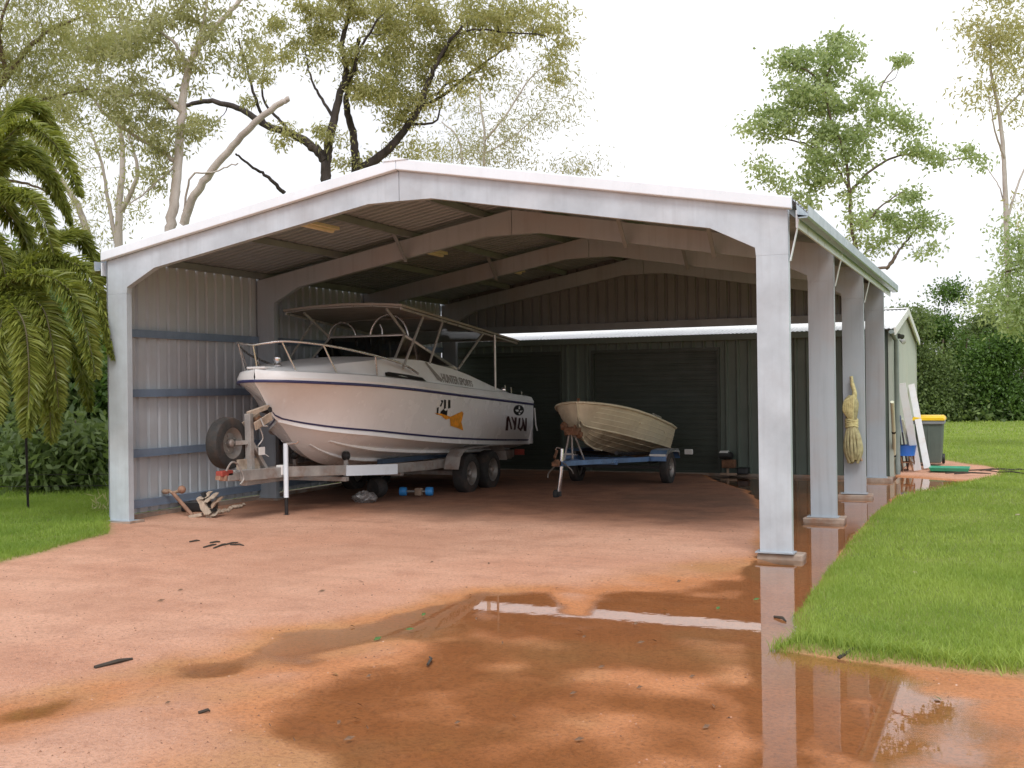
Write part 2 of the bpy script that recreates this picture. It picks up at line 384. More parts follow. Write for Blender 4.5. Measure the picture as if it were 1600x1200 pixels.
def height(x, y):
    n1 = fbm(x, y, 1.5, 3); n2 = fbm(x, y, .35, 9, 3); n3 = fbm(x, y, 5.0, 21, 3); n4 = fbm(x*1.0, y*1.6, .9, 33, 4)
    h = .036+.008*n1+.005*n2+.006*n3
    e = .10*n1+.05*n2
    n5 = fbm(x, y, .22, 61, 2)
    rough = .011*n4+.007*n2+.005*n5
    def pit(poly, d, out, ins, k, r):
        m_ = ss(out, ins, sdf(x, y, poly)+e*k); return m_, -d*m_+r*rough*m_
    for poly, d, out, ins, k, r in ((PUD_A, .0445, 1.0, -.5, 2.0, .62), (PUD_H, -.016, .10, -.08, .8, .3), (PUD_E, .010, .14, -.10, .8, .5), (PUD_G, .010, .14, -.10, .8, .5), (PUD_F, .014, .12, -.10, .3, 0), (PUD_B, .0435, .45, -.25, .9, 1.0), (PUD_C, .066, .22, -.2, .8, .5), (PUD_D, .0375, .30, -.40, 1.5, 1.3)):
        m_, dh_ = pit(poly, d, out, ins, k, r); h = h+dh_
    h = np.where(h < -.045, -.045, h)
    lr = ss(.10, -.15, sdf(x, y, LAWN_R)+e*.45); ll = ss(.12, -.12, sdf(x, y, LAWN_L)+e*.6)
    lawn = np.maximum(lr, ll)
    h = h*(1-lawn)+lawn*(.05+.012*n1+.02*n3)
    return h, lawn
def axis_pts(a, b, step, far):
    core = np.arange(a, b+1e-6, step); s = step; lo = []; hi = []; v = a; w_ = b
    while v > -far:
        s *= 1.22; v -= s; w_ += s; lo.append(v); hi.append(w_)
    return np.concatenate([np.array(lo)[::-1], core, np.array(hi)])
gx = axis_pts(-5.0, 14.5, .055, 900.); gy = axis_pts(-8.2, 14.5, .055, 900.)
X, Y = np.meshgrid(gx, gy); Hh, LW = height(X, Y)
nx, ny = len(gx), len(gy)
idx = np.arange(nx*ny).reshape(ny, nx)
q = np.stack([idx[:-1, :-1], idx[:-1, 1:], idx[1:, 1:], idx[1:, :-1]], -1).reshape(-1, 4)
gm = np_mesh('ground', np.stack([X, Y, Hh], -1).reshape(-1, 3), quads=q)
gm.polygons.foreach_set('use_smooth', [True]*len(gm.polygons))
for nm, arr in (('wet', ss(.030, .002, Hh)*(1-LW)), ('lawn', LW), ('roof_shade', ss(.9, -.9, sdf(X, Y, [(-.1,1.6),(3,1.9),(8.3,2.2),(8.3,9.3),(-.1,9.3)])+.9*fbm(X, Y, 1.6, 91, 4)))):
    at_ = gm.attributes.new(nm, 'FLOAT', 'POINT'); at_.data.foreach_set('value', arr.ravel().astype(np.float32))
t = NT('red_dirt_and_grass'); co = t.coord()
big = t.noise(co, .45, 5, .6); med = t.noise(co, 2.2, 6, .65); fine = t.noise(co, 38, 5, .7); grit = t.noise(co, 160, 3, .7)
dry = t.mix(t.mapr(big, .36, .64), (.80,.455,.305), (.68,.335,.205))
mpn = t.n('ShaderNodeMapping'); tcn = t.n('ShaderNodeTexCoord'); t.l(tcn.outputs['Object'], mpn.inputs[0])
mpn.inputs['Rotation'].default_value = (0, 0, math.radians(-38)); mpn.inputs['Scale'].default_value = (.35, 2.6, 1)
trk = t.noise(mpn.outputs[0], .9, 5, .6)
damp = t.noise(co, .32, 6, .62)
dry = t.mix(t.math('MULTIPLY', t.mapr(trk, .48, .66), .38), dry, (.46,.205,.115))
dry = t.mix(t.math('MULTIPLY', t.mapr(damp, .5, .62), .38), dry, (.44,.19,.10))
dry = t.mix(t.math('MULTIPLY', t.mapr(med, .5, .66), .4), dry, (.42,.175,.095))
dry = t.mix(t.math('MULTIPLY', t.mapr(t.noise(co, 9, 5, .7), .56, .72), .4), dry, (.33,.15,.09))
dry = t.mix(t.math('MULTIPLY', t.mapr(fine, .46, .66), .55), dry, (.38,.18,.115))
dry = t.mix(t.math('MULTIPLY', t.mapr(grit, .52, .64), .6), dry, (.80,.56,.46))
spk = t.n('ShaderNodeTexVoronoi'); t.l(co, spk.inputs['Vector']); spk.inputs['Scale'].default_value = 26
dry = t.mix(t.math('MULTIPLY', t.mapr(spk.outputs['Distance'], .16, .06), .55), dry, (.22,.10,.06))
she = t.attr('roof_shade')  # mask under the roof where the shed's shade is painted into the dirt colour
shadec = t.mix(t.mapr(med, .35, .65), (.38,.165,.085), (.21,.09,.048))
shadec = t.mix(t.math('MULTIPLY', t.mapr(fine, .46, .68), .5), shadec, (.16,.08,.05))
shadec = t.mix(t.math('MULTIPLY', t.mapr(damp, .46, .58), .6), shadec, (.12,.075,.05))
dry = t.mix(t.math('MULTIPLY', she, .85), dry, shadec)
wetc = t.mix(t.mapr(med, .35, .7), (.70,.285,.110), (.54,.205,.070))
wetc = t.mix(t.math('MULTIPLY', t.mapr(big, .50, .62), .5), wetc, (.54,.32,.14))
wetc = t.mix(t.math('MULTIPLY', t.mapr(fine, .46, .68), .6), wetc, (.24,.085,.03))
wetc = t.mix(t.math('MULTIPLY', t.mapr(grit, .54, .66), .55), wetc, (.72,.40,.24))
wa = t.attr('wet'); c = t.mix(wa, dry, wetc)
gr = t.mix(t.mapr(t.noise(co, 1.2, 5), .35, .65), (.17,.235,.04), (.24,.295,.06))
gr = t.mix(t.math('MULTIPLY', t.mapr(fine, .52, .72), .5), gr, (.10,.10,.035))
la = t.attr('lawn'); c = t.mix(la, c, gr)
rg = t.mapr(wa, 0, 1, .92, .66)
rg = t.math('MAXIMUM', rg, la)
bh = t.math('ADD', t.math('MULTIPLY', fine, .6), t.math('MULTIPLY', grit, .35)); bh = t.math('ADD', bh, med)
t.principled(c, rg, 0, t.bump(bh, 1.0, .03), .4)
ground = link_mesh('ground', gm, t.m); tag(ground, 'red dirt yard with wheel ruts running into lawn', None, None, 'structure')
# water lying in the low places
t = NT('puddle_water'); tr = t.n('ShaderNodeBsdfTransparent'); tr.inputs[0].default_value = (.99,.95,.88,1)
gl = t.n('ShaderNodeBsdfGlossy'); gl.inputs['Roughness'].default_value = .015; gl.inputs[0].default_value = (1,.985,.97,1)
wn = t.bump(t.noise(t.coord(), 5, 3), .012, .02); t.l(wn, gl.inputs['Normal'])
fr = t.n('ShaderNodeFresnel'); fr.inputs[0].default_value = 1.36; m = t.n('ShaderNodeMixShader')
dpt = t.attr('depth'); sh = t.mapr(dpt, .0005, .009); sh = t.math('POWER', sh, .8)
t.l(t.math('MULTIPLY', fr.outputs[0], sh), m.inputs[0])
t.l(t.mix(sh, (1,1,1,1), (.985,.94,.87,1)), tr.inputs[0])
t.l(t.mapr(dpt, .001, .012, .16, .012), gl.inputs['Roughness'])
t.l(tr.outputs[0], m.inputs[1]); t.l(gl.outputs[0], m.inputs[2]); t.l(m.outputs[0], t.out.inputs[0])
low = (Hh < .002); qm = low[:-1, :-1] | low[:-1, 1:] | low[1:, 1:] | low[1:, :-1]
qi = q.reshape(ny-1, nx-1, 4)[qm]; used, inv = np.unique(qi, return_inverse=True)
wv = np.stack([X.ravel()[used], Y.ravel()[used], np.zeros(len(used))], -1)
me = np_mesh('puddle_water', wv, quads=inv.reshape(-1, 4))
at_ = me.attributes.new('depth', 'FLOAT', 'POINT'); at_.data.foreach_set('value', np.maximum(-Hh.ravel()[used], 0).astype(np.float32))
tag(link_mesh('puddle_water', me, t.m), 'shallow rain water lying on the red dirt', None, None, 'structure')
def hz(x, y):
    h_, _ = height(np.array([x], float), np.array([y], float)); return float(h_[0])
# ------------------------------------------------------------------ the open shed
W, HE, HR, DEP, ZB, C3 = 8.31, 3.28, 4.02, 9.0, .06, .30
SL = (HR-HE)/(W/2)
def zr(x): return HE+SL*(x if x <= W/2 else W-x)
shed = thing('open_shed', 'large open-fronted steel shed with galvanised portal frames and gable roof over the boats', 'shed', (W/2, 4.5, 0))
YF = [0.0, 3.0, 6.0, 8.9]; FT = .09
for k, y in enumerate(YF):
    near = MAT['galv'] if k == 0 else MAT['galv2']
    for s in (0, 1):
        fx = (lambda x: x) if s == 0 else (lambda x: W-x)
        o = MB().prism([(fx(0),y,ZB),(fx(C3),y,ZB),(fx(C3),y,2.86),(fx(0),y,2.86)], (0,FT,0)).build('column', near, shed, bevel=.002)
        MB().box(min(fx(-.02),fx(C3+.04)), max(fx(-.02),fx(C3+.04)), y-.03, y+FT+.05, ZB, ZB+.012).build('base_plate', MAT['galv2'], o)
        # rafter with haunch at the knee and half of the flat apex plate
        MB().prism([(fx(0),y,2.8605),(fx(C3),y,2.8605),(fx(.31),y,2.94),(fx(.74),y,3.155),(fx(3.76),y,3.687),(fx(W/2-.003),y,3.69),(fx(W/2-.003),y,HR),(fx(0),y,HE)], (0,FT,0)).build('rafter', near, shed, bevel=.002)
        pf = (.04 if s == 0 else 0.0) if k == 0 else .08
        pad = MB().box(min(fx(-.09),fx(C3+.03+pf*.6)), max(fx(-.09),fx(C3+.03+pf*.6)), y-pf, y+.22, -.06, ZB-.002).jitter(.012)
        pad.build('footing', MAT['conc'], shed, bevel=.012)
        if s == 1 and k < 3:   # flat strut from the column face out to the gutter
            MB().bar((W+.012, y+.045, 2.80), (W+.105, y+.02, 3.19), .055, .008, Vector((1,0,0))).build('gutter_strut', MAT['white'], shed)
        if k in (1, 2):
            for xb in ((2.56, 5.76) if s == 0 else (6.9,)):
                MB().bar((xb, y-.035, zr(xb)-.32), (xb, y-.36, zr(xb)+.02), .05, .012).build('fly_brace', MAT['purlin'], shed)
# purlins, one channel each side of each line
px_ = [.08, 1.42, 2.60, 3.72]
for x in px_+[W-a for a in px_]:
    MB().box(x-.03, x+.03, .015, DEP-.02, zr(x)+.004, zr(x)+.088).build('purlin', MAT['purlin'], shed)
# corrugated roof sheets: ribs run down the slope, profile repeats along the length
def trimdek(u0, u1, pitch=.19, rib=.024, top=.03, web=.018):
    out = []; u = u0
    while u < u1:
        for d, h in ((0,0),(pitch*.42,0),(pitch*.42+web,rib),(pitch*.42+web+top,rib),(pitch*.42+2*web+top,0)):
            if u+d <= u1: out.append((u+d, h))
        u += pitch
    out.append((u1, 0)); return out
RY0, RY1 = -.05, 9.12
prof = trimdek(RY0, RY1, .155, .024, .03, .016)
for s in (0, 1):
    fx = (lambda x: x) if s == 0 else (lambda x: W-x)
    secs = []
    for x in (-.04, W/2-.004):
        secs.append([(fx(x), u, HE+SL*x+.094+h) for u, h in prof]+[(fx(x), u, HE+SL*x+.096+h) for u, h in prof[::-1]])
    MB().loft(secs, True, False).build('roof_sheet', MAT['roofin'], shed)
    # barge capping along the front slope
    a, b = fx(-.045), fx(W/2-.002)
    za, zb = HE+SL*-.045, HR
    MB().hexa([(a,-.07,za+.003),(a,-.012,za-.005),(b,-.012,zb-.005),(b,-.07,zb+.003),(a,-.07,za+.112),(a,-.012,za+.124),(b,-.012,zb+.131),(b,-.07,zb+.12)]).build('barge_capping', MAT['white'], shed, bevel=.008)
MB().hexa([(W/2-.16,-.08,HR+.098),(W/2-.16,RY1+.02,HR+.098),(W/2+.16,RY1+.02,HR+.098),(W/2+.16,-.08,HR+.098),(W/2-.006,-.08,HR+.128),(W/2-.006,RY1+.02,HR+.128),(W/2+.006,RY1+.02,HR+.128),(W/2+.006,-.08,HR+.128)]).build('ridge_capping', MAT['white'], shed)
# gutters on both eaves (quad profile with rolled lip)
for s in (0, 1):
    fx = (lambda x: x) if s == 0 else (lambda x: W-x)
    sec = [(-.105,3.30),(-.112,3.20),(-.125,3.165),(-.20,3.165),(-.215,3.18),(-.218,3.275),(-.21,3.285),(-.207,3.18),(-.12,3.175)]
    MB().loft([[(fx(x), y, z) for x, z in sec] for y in ((-.16 if s else -.0), RY1+.02)], True, True).build('gutter', surf('gutter_blue_grey', (.34,.42,.47), .35, .1, .06, 2) if s else MAT['galv'], shed)
    MB().box(min(fx(-.095),fx(-.075)), max(fx(-.095),fx(-.075)), -.01, RY1, 3.10, 3.262).build('fascia', MAT['white'], shed)
# left wall: ribbed sheet outside blue girts
def wallsheet(u0, u1, z0, z1f, at, pitch=.19, rib=.026):
    p = trimdek(u0, u1, pitch, rib, .03, .018)
    secs = []
    for kz in (0, 1):
        secs.append([at(u, h, z0 if kz == 0 else z1f(u)) for u, h in p])
    m = MB().loft(secs); return m
m = wallsheet(.02, 8.93, .10, lambda u: 3.345, lambda u, h, z: (-.034-h, u, z), .195, .034)
o = m.build('wall_sheet', MAT['wall'], shed, fix=False)
sd_ = o.modifiers.new('thickness', 'SOLIDIFY'); sd_.thickness = .002; sd_.offset = 0
for zc in (2.40, 1.635, .865, .22):
    for a, b in ((.095, 2.995), (3.095, 5.995), (6.095, 8.895)):
        g = MB().box(-.03, .03, a, b, zc-.05, zc+.05)
        g.box(.03, .042, a, b, zc-.05, zc-.035)
        g.build('girt', MAT['girt'], shed)
# timber-grey concrete edge under the wall
MB().box(-.10, .02, .1, 8.9, -.05, .085).build('wall_footing', MAT['conc'], shed)
# back gable infill of ribbed sheets above the garage roof, with its bottom girt
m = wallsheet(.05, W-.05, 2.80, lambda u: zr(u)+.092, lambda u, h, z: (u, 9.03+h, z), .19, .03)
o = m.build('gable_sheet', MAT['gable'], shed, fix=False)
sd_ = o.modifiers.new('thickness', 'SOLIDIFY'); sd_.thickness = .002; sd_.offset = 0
for s in (0, 1):
    fx = (lambda x: x) if s == 0 else (lambda x: W-x)
    a, b = fx(-.1), fx(W/2-.003)
    MB().hexa([(a,9.075,HE-.10),(a,9.135,HE-.10),(b,9.135,HR-.08),(b,9.075,HR-.08),(a,9.075,HE+.10),(a,9.135,HE+.10),(b,9.135,HR+.12),(b,9.075,HR+.12)]).build('rear_barge', MAT['gable'], shed)
MB().box(.3, W-.3, 8.93, 9.024, 2.69, 2.82).build('gable_girt', MAT['purlin'], shed)
# cream light battens under the purlins
for i, (y0, y1, lab) in enumerate(((.22,1.42,'cream batten light on the shed ceiling nearest the open front'),(3.25,4.4,'cream batten light on the shed ceiling, middle of the row above the boat'),(6.2,7.35,'cream batten light on the shed ceiling nearest the back gable'))):
    r = thing('ceiling_light', lab, 'light', (2.42, y0, zr(2.42)), 'batten lights under the shed roof')
    zt = zr(2.42)+.0
    MB().box(2.36, 2.48, y0, y1, zt-.045, zt+.0).build('housing', MAT['batten'], r, bevel=.006)
    MB().lathe([(.03,0),(.03,y1-y0-.16)], (2.42, y0+.08, zt-.06), (0,1,0), 10).build('diffuser', MAT['batten'], r, smooth=40)
# ------------------------------------------------------------------ green garage behind it
gar = thing('garage', 'pale green steel garage with two dark roller doors closing the back of the shed', 'garage', (4.2, 12, 0))
GX0, GX1, GY0, GY1, GE, GRZ = -.15, 8.38, 9.36, 15.0, 2.57, 3.05
GYR = (GY0+GY1)/2
def ribx(x0, x1, z0, z1, y, name='wall_sheet'):
    m = wallsheet(x0, x1, z0, lambda u: z1, lambda u, h, z: (u, y-h, z), .205, .032)
    o = m.build(name, MAT['green'], gar, fix=False); return o
dR = (3.02, 5.38); dL = (-.0, 2.30); dT = 2.27
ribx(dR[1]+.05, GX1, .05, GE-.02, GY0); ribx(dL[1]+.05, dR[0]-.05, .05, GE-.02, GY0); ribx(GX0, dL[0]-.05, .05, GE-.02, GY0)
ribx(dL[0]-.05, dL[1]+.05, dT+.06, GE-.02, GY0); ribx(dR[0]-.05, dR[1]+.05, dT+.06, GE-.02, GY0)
for d in (dL, dR):
    m = MB(); z = .06; pr = []
    while z < dT: pr += [(z, 0), (z+.052, 0), (z+.058, .009), (z+.088, .009), (z+.094, 0)]; z += .1
    pr = [(min(a, dT), h) for a, h in pr]
    m.loft([[(x, GY0+.02+h, z) for z, h in pr] for x in d])
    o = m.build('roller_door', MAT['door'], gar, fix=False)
    MB().box(d[0], d[1], GY0-.005, GY0+.045, .045, .085).build('bottom_rail', MAT['door'], o)
    MB().box(d[0]+.9, d[0]+1.05, GY0-.02, GY0+.008, .8, .83).build('handle', MAT['black'], o)
    for x in (d[0]-.05, d[1]): MB().box(x, x+.05, GY0-.045, GY0+.03, .05, dT).build('door_jamb', MAT['door'], gar)
    MB().box(d[0]-.05, d[1]+.05, GY0-.045, GY0+.03, dT+.002, dT+.06).build('door_head', MAT['door'], gar)
# gable end to the right: ribbed sheet following the roofline
m = wallsheet(GY0, GY1, .05, lambda u: GE+(GRZ-GE)*(1-abs(u-GYR)/(GYR-GY0))-.01, lambda u, h, z: (GX1+h, u, z), .205, .012)
m.build('gable_wall', MAT['green_lit'], gar, fix=False)
m = wallsheet(GY0, GY1, .05, lambda u: GE+(GRZ-GE)*(1-abs(u-GYR)/(GYR-GY0))-.01, lambda u, h, z: (GX0-h, u, z), .205, .012)
m.build('gable_wall', MAT['green_lit'], gar, fix=False)
MB().box(GX0, GX1, GY1-.01, GY1+.02, .05, GE).build('rear_wall', MAT['green_lit'], gar)
MB().box(GX1-.045, GX1+.022, GY0-.05, GY0+.05, .05, GE-.01).build('corner_trim', MAT['green_lit'], gar)
MB().box(GX1-.02, GX1+.02, GY1-.05, GY1+.03, .05, GE-.01).build('corner_trim', MAT['green_lit'], gar)
pr = trimdek(GX0-.06, GX1+.07, .076, .010, .02, .016)
for s in (0, 1):
    ya, yb = (GY0-.13, GYR) if s == 0 else (GYR+.004, GY1+.13)
    za = GE-.02; zb = GRZ
    zz = (za, zb) if s == 0 else (zb, za)
    secs = [[(u, y, z+h+.012) for u, h in pr]+[(u, y, z+h) for u, h in pr[::-1]] for y, z in ((ya, zz[0]), (yb, zz[1]))]
    MB().loft(secs, True).build('roof', MAT['groof'], gar)
    MB().bar((GX1+.075, ya, zz[0]-.03), (GX1+.075, yb, zz[1]-.03), .03, .13).build('barge_trim', MAT['groof'], gar)
MB().box(GX0, GX1-.1, GY0-.24, GY0-.135, GE-.12, GE-.015).build('gutter', MAT['green'], gar)
MB().bar((GX0-.06, GYR, GRZ+.03), (GX1+.09, GYR, GRZ+.03), .24, .02).build('ridge_capping', MAT['groof'], gar)
MB().box(GX0+.02, GX1-.02, GY0-.06, GY1, -.1, .05).build('floor_slab', MAT['conc'], gar, bevel=.01)
MB().tube([(GX1+.075, GY0+.10, .08), (GX1+.075, GY0+.10, GE-.2), (GX1+.02, GY0-.16, GE-.06)], .042, 10).build('downpipe', surf('downpipe_grey_green', (.22,.26,.25), .5), gar, smooth=60)
fl = thing('floodlight', 'small twin grey floodlight high on the green garage gable wall', 'floodlight', (GX1+.05, 10.6, 2.42))
MB().box(GX1+.0, GX1+.05, 10.5, 10.62, 2.44, 2.53).build('bracket', MAT['flcap'], fl)
for yy, zz, mt in ((10.42, 2.50, 'flcap'), (10.72, 2.42, 'lamp')):
    MB().lathe([(.02,0),(.03,.04),(.045,.08),(.045,.10),(.03,.105)], (GX1+.04, yy, zz), (.6,-.55,-.35), 14).build('lamp_head', MAT[mt], fl, smooth=40)
# ------------------------------------------------------------------ the cabin boat
BX = 1.45
Y0 = 1.0
bs = pchip([1.0,1.03,1.1,1.2,1.4,1.7,2.2,2.8,3.3,4.0,5.9,7.42], [.0,.15,.30,.41,.57,.76,.98,1.10,1.16,1.18,1.17,1.12])
zs = pchip([1.0,1.5,2.26,4.05,5.86,7.42], [1.775,1.745,1.70,1.57,1.45,1.35])
zk = pchip([1.0,1.12,1.24,1.36,1.54,1.87,2.14,2.44,2.76,3.2,4.0,5.5,7.42], [1.75,1.62,1.47,1.32,1.20,.90,.735,.63,.575,.535,.49,.455,.43])
bc = pchip([1.46,1.6,2.0,2.6,3.4,4.4,7.42], [0,.13,.50,.82,.97,1.02,1.02])
_zc = pchip([1.46,1.7,2.0,2.6,3.4,4.4,6.0,7.42], [1.25,1.17,1.10,1.02,.93,.84,.735,.665])
def zc(y): return zk(y) if y < 1.46 else max(_zc(y), zk(y))
def bcc(y): return 0 if y <= 1.46 else bc(y)
def topside(y, t, s=1):
    e = 1+.75*max(0, min(1, (3.2-y)/2.4))
    bulge = .035*math.sin(PI*t)*max(0, min(1, (y-2.6)/2))
    return Vector((BX+s*(bcc(y)+(bs(y)-bcc(y))*t**e+bulge), y, zc(y)+(zs(y)-zc(y))*t))
def bottom(y, u, s=1):
    z = zk(y)+(zc(y)-zk(y))*(u**1.25 if y > 1.9 else u)
    return Vector((BX+s*bcc(y)*u, y, z))
def off(fn, y, t, d, s=1):
    p = fn(y, t, s); a = fn(min(y+.02, 7.42), t, s)-fn(max(y-.02, Y0), t, s); b = fn(y, min(t+.02, 1), s)-fn(y, max(t-.02, 0), s)
    n = a.cross(b)
    if n.length < 1e-9: return p
    n.normalize()
    if n.x*s < 0: n = -n
    return p+n*d
boat = thing('cabin_boat', 'white fibreglass cabin boat with blue stripes and a hardtop, on its trailer', 'boat', (BX, 4, .43), None)
ysn = [1.0,1.006,1.015,1.03,1.06,1.1,1.15,1.2,1.27]+[1.35+.12*i for i in range(52)]
ysn = [y for y in ysn if y < 7.40]+[7.42]
secs = []
for y in ysn:
    half = [bottom(y, u/8) for u in range(9)]+[topside(y, k/12) for k in range(1, 13)]
    secs.append(half[::-1]+[Vector((2*BX-p.x, p.y, p.z)) for p in half[1:]])
m = MB().loft(secs)
m.f.append(tuple(len(m.v)-len(secs[0])+k for k in range(len(secs[0]))))
hull = m.build('hull', MAT['gel'], boat, smooth=28)
for s in (1, -1):   # spray strakes moulded on the bottom
    for u0, y0, y1 in ((.30,1.95,7.3),(.62,2.1,7.3)):
        ys_ = [y0+(y1-y0)*k/40 for k in range(41)]
        st = MB()
        secs2 = []
        for i, y in enumerate(ys_):
            k = min(1, i/6)*.028
            a = bottom(y, u0, s); b = bottom(y, u0+.05, s)
            secs2.append([a+Vector((-s*.01,0,.012)), a+Vector((0,0,-k)), b+Vector((s*.02,0,-k*1.1)), b+Vector((s*.02,0,.015))])
        st.loft(secs2, True, True).build('strake', MAT['gel'], hull, smooth=40)
    ys_ = [1.47+(7.4-1.47)*k/60 for k in range(61)]
    MB().loft([[off(topside,y,0,.0,s)+Vector((0,0,.0)), off(topside,y,.0,.028*min(1,(y-1.47)*3),s)+Vector((0,0,-.012)), off(topside,y,.05,.016*min(1,(y-1.47)*3),s)] for y in ys_]).build('chine_rail', MAT['gel'], hull, smooth=60)
    MB().loft([[off(topside,y,.065,.004,s), off(topside,y,.105,.004,s)] for y in [1.30+(7.41-1.30)*k/60 for k in range(61)]]).build('waterline_stripe', MAT['blue'], hull, smooth=60)
# gunwale stripe wraps the bow in one strip
gun = [topside(y, 1, 1) for y in reversed(ysn)]+[topside(y, 1, -1) for y in ysn[1:]]
MB().tube([p+Vector((0,0,-.004)) for p in gun], .021, 6).build('gunwale_stripe', MAT['blue'], hull, smooth=60)
# deck and cabin
bw = pchip([1.04,1.12,1.25,1.45,1.8,2.3,3.2,4.2,6.0,7.42], [.0,.10,.24,.40,.58,.76,.88,.93,.98,.98])
zt = pchip([.98,1.2,1.6,2.2,3.0,3.6,4.2,4.8,6.1,7.42], [1.915,1.925,1.955,2.015,2.07,2.065,2.0,1.92,1.66,1.44])
def deckpt(y, u, s=1):   # u 0 sheer .. 1 top edge
    P = [(bs(y), zs(y)), (bs(y)+.012, zs(y)+.045), (max(0,bs(y)-.035), zs(y)+.125), (max(bs(y)-.13, bw(y), 0), zs(y)+.15), (bw(y), max(zt(y), zs(y)+.10))]
    k = min(int(u*4), 3); f = u*4-k
    return Vector((BX+s*(P[k][0]+(P[k+1][0]-P[k][0])*f), y, P[k][1]+(P[k+1][1]-P[k][1])*f))
secs = []
YS = min(ysn, key=lambda v: abs(v-3.57))
for y in [v for v in ysn if v <= YS]:
    h = [deckpt(y, u/8) for u in range(9)]+[Vector((BX+bw(y)*k, y, max(zt(y), zs(y)+.10)+.05*(1-k*k)*min(1, bw(y)*2))) for k in (.8,.5,.25,0)]
    secs.append(h+[Vector((2*BX-p.x, p.y, p.z)) for p in h[:-1][::-1]])
m = MB().loft(secs); m.f.append(tuple(len(m.v)-len(secs[0])+k for k in range(len(secs[0]))))
cabin = m.build('deck', MAT['deck'], boat, smooth=35)
secs = []
for y in [v for v in ysn if v >= YS]:
    h = [deckpt(y, u/8) for u in range(9)]+[Vector((BX+bw(y)-.07, y, max(zt(y),zs(y)+.1))), Vector((BX+bw(y)-.09, y, .98)), Vector((BX, y, .97))]
    secs.append(h+[Vector((2*BX-p.x, p.y, p.z)) for p in h[:-1][::-1]])
m = MB().loft(secs); m.build('cockpit', MAT['deck'], boat, smooth=35)
MB().prism([(BX-1.10,7.37,.66),(BX+1.10,7.37,.66),(BX+1.11,7.37,1.40),(BX-1.11,7.37,1.40)], (0,.06,0)).build('transom', MAT['gel'], boat)
MB().box(BX-.55,BX+.55,3.66,3.74,.98,2.0).build('dashboard', MAT['black'], boat)
# cabin side window
def patch(fn, pts, d, s=1): return [off(fn, y, t_, d, s) for y, t_ in pts]
wy = [(2.62,.70),(2.66,.80),(2.75,.815),(3.2,.80),(3.55,.785),(3.62,.74),(3.55,.69),(3.2,.685),(2.8,.69)]
for s in (1, -1):
    ps = [deckpt(y, u, s)+Vector((s*.006, 0, .006)) for y, u in wy]
    cen = sum(ps, Vector())/len(ps)
    MB().add(ps, [tuple(range(len(ps)))]).build('cabin_window', MAT['black'], cabin)
# windscreen: aluminium frame and dark panes
wt = [(-.95,4.78,1.95),(-.64,3.72,2.44),(.64,3.72,2.44),(.95,4.78,1.95)]
wb = [(-.93,4.72,1.94),(-.72,3.30,2.085),(.72,3.30,2.085),(.93,4.72,1.94)]
V3 = lambda p: Vector((BX+p[0], p[1], p[2]))
fr_ = MB().tube([V3(p) for p in wt], .022, 8).tube([V3(wb[0]), V3(wb[1]), V3(wb[2]), V3(wb[3])], .015, 8)
fr_.tube([V3(wt[1]), V3(wb[1])], .018, 8).tube([V3(wt[2]), V3(wb[2])], .018, 8)
wsf = fr_.build('windscreen_frame', MAT['alu'], boat, smooth=60)
for a in (0, 1, 2):
    MB().add([V3(wb[a]), V3(wb[a+1]), V3(wt[a+1]), V3(wt[a])], [(0,1,2,3)]).build('pane', MAT['glass'], wsf)
# hardtop on tube struts
HT = [(-1.0,3.02,2.83),(1.0,3.02,2.845),(1.0,7.1,2.47),(-1.0,7.1,2.47)]
top = MB(); secs = []
for i in range(9):
    f = i/8; y = 3.02+4.1*f; z = 2.84-.37*f
    row = [Vector((BX+xx, y, z+.05*(1-(xx/1.0)**2))) for xx in (-1.0,-.85,-.5,0,.5,.85,1.0)]
    secs.append(row+[p+Vector((0,0,-.035)) for p in row[::-1]])
top.loft(secs, True, True)
hard = top.build('hardtop', MAT['top'], boat, smooth=40, bevel=.008)
HTz = lambda y: 2.84-.37*(y-3.02)/4.1
for s in (-1, 1):
    MB().tube([(BX+s*.97,3.05,HTz(3.05)-.06),(BX+s*.97,7.08,HTz(7.08)-.06)], .018, 8).build('edge_tube', MAT['alu'], hard, smooth=60)
    for nm, a, b, r in (('strut',(s*.70,3.12,HTz(3.1)-.05),(s*.66,3.70,2.46),.02),('strut',(s*.95,3.75,HTz(3.7)-.06),(s*1.02,3.0,1.94),.019),('strut',(s*.95,4.35,HTz(4.3)-.06),(s*.93,3.95,2.02),.017),('strut',(s*.96,5.75,HTz(5.7)-.06),(s*.95,4.85,1.95),.019),('post',(s*1.0,6.1,HTz(6.1)-.04),(s*1.0,6.1,1.62),.021)):
        MB().tube([V3(a), V3(b)], r, 8).build(nm, MAT['alu'], hard, smooth=60)
for y in (3.06, 4.3, 5.7, 7.05):
    MB().tube([(BX-.97,y,HTz(y)-.045),(BX-.5,y,HTz(y)-.0),(BX+.5,y,HTz(y)-.0),(BX+.97,y,HTz(y)-.045)], .014, 6).build('cross_tube', MAT['alu'], hard, smooth=60)
# side curtains of clear vinyl between struts
for s in (1,):
    MB().add([V3((s*.955,4.4,HTz(4.4)-.07)),V3((s*.955,5.7,HTz(5.7)-.07)),V3((s*.945,4.87,1.97)),V3((s*.93,4.02,2.04))],[(0,1,2,3)]).build('clear_curtain', MAT['vinyl'], hard)
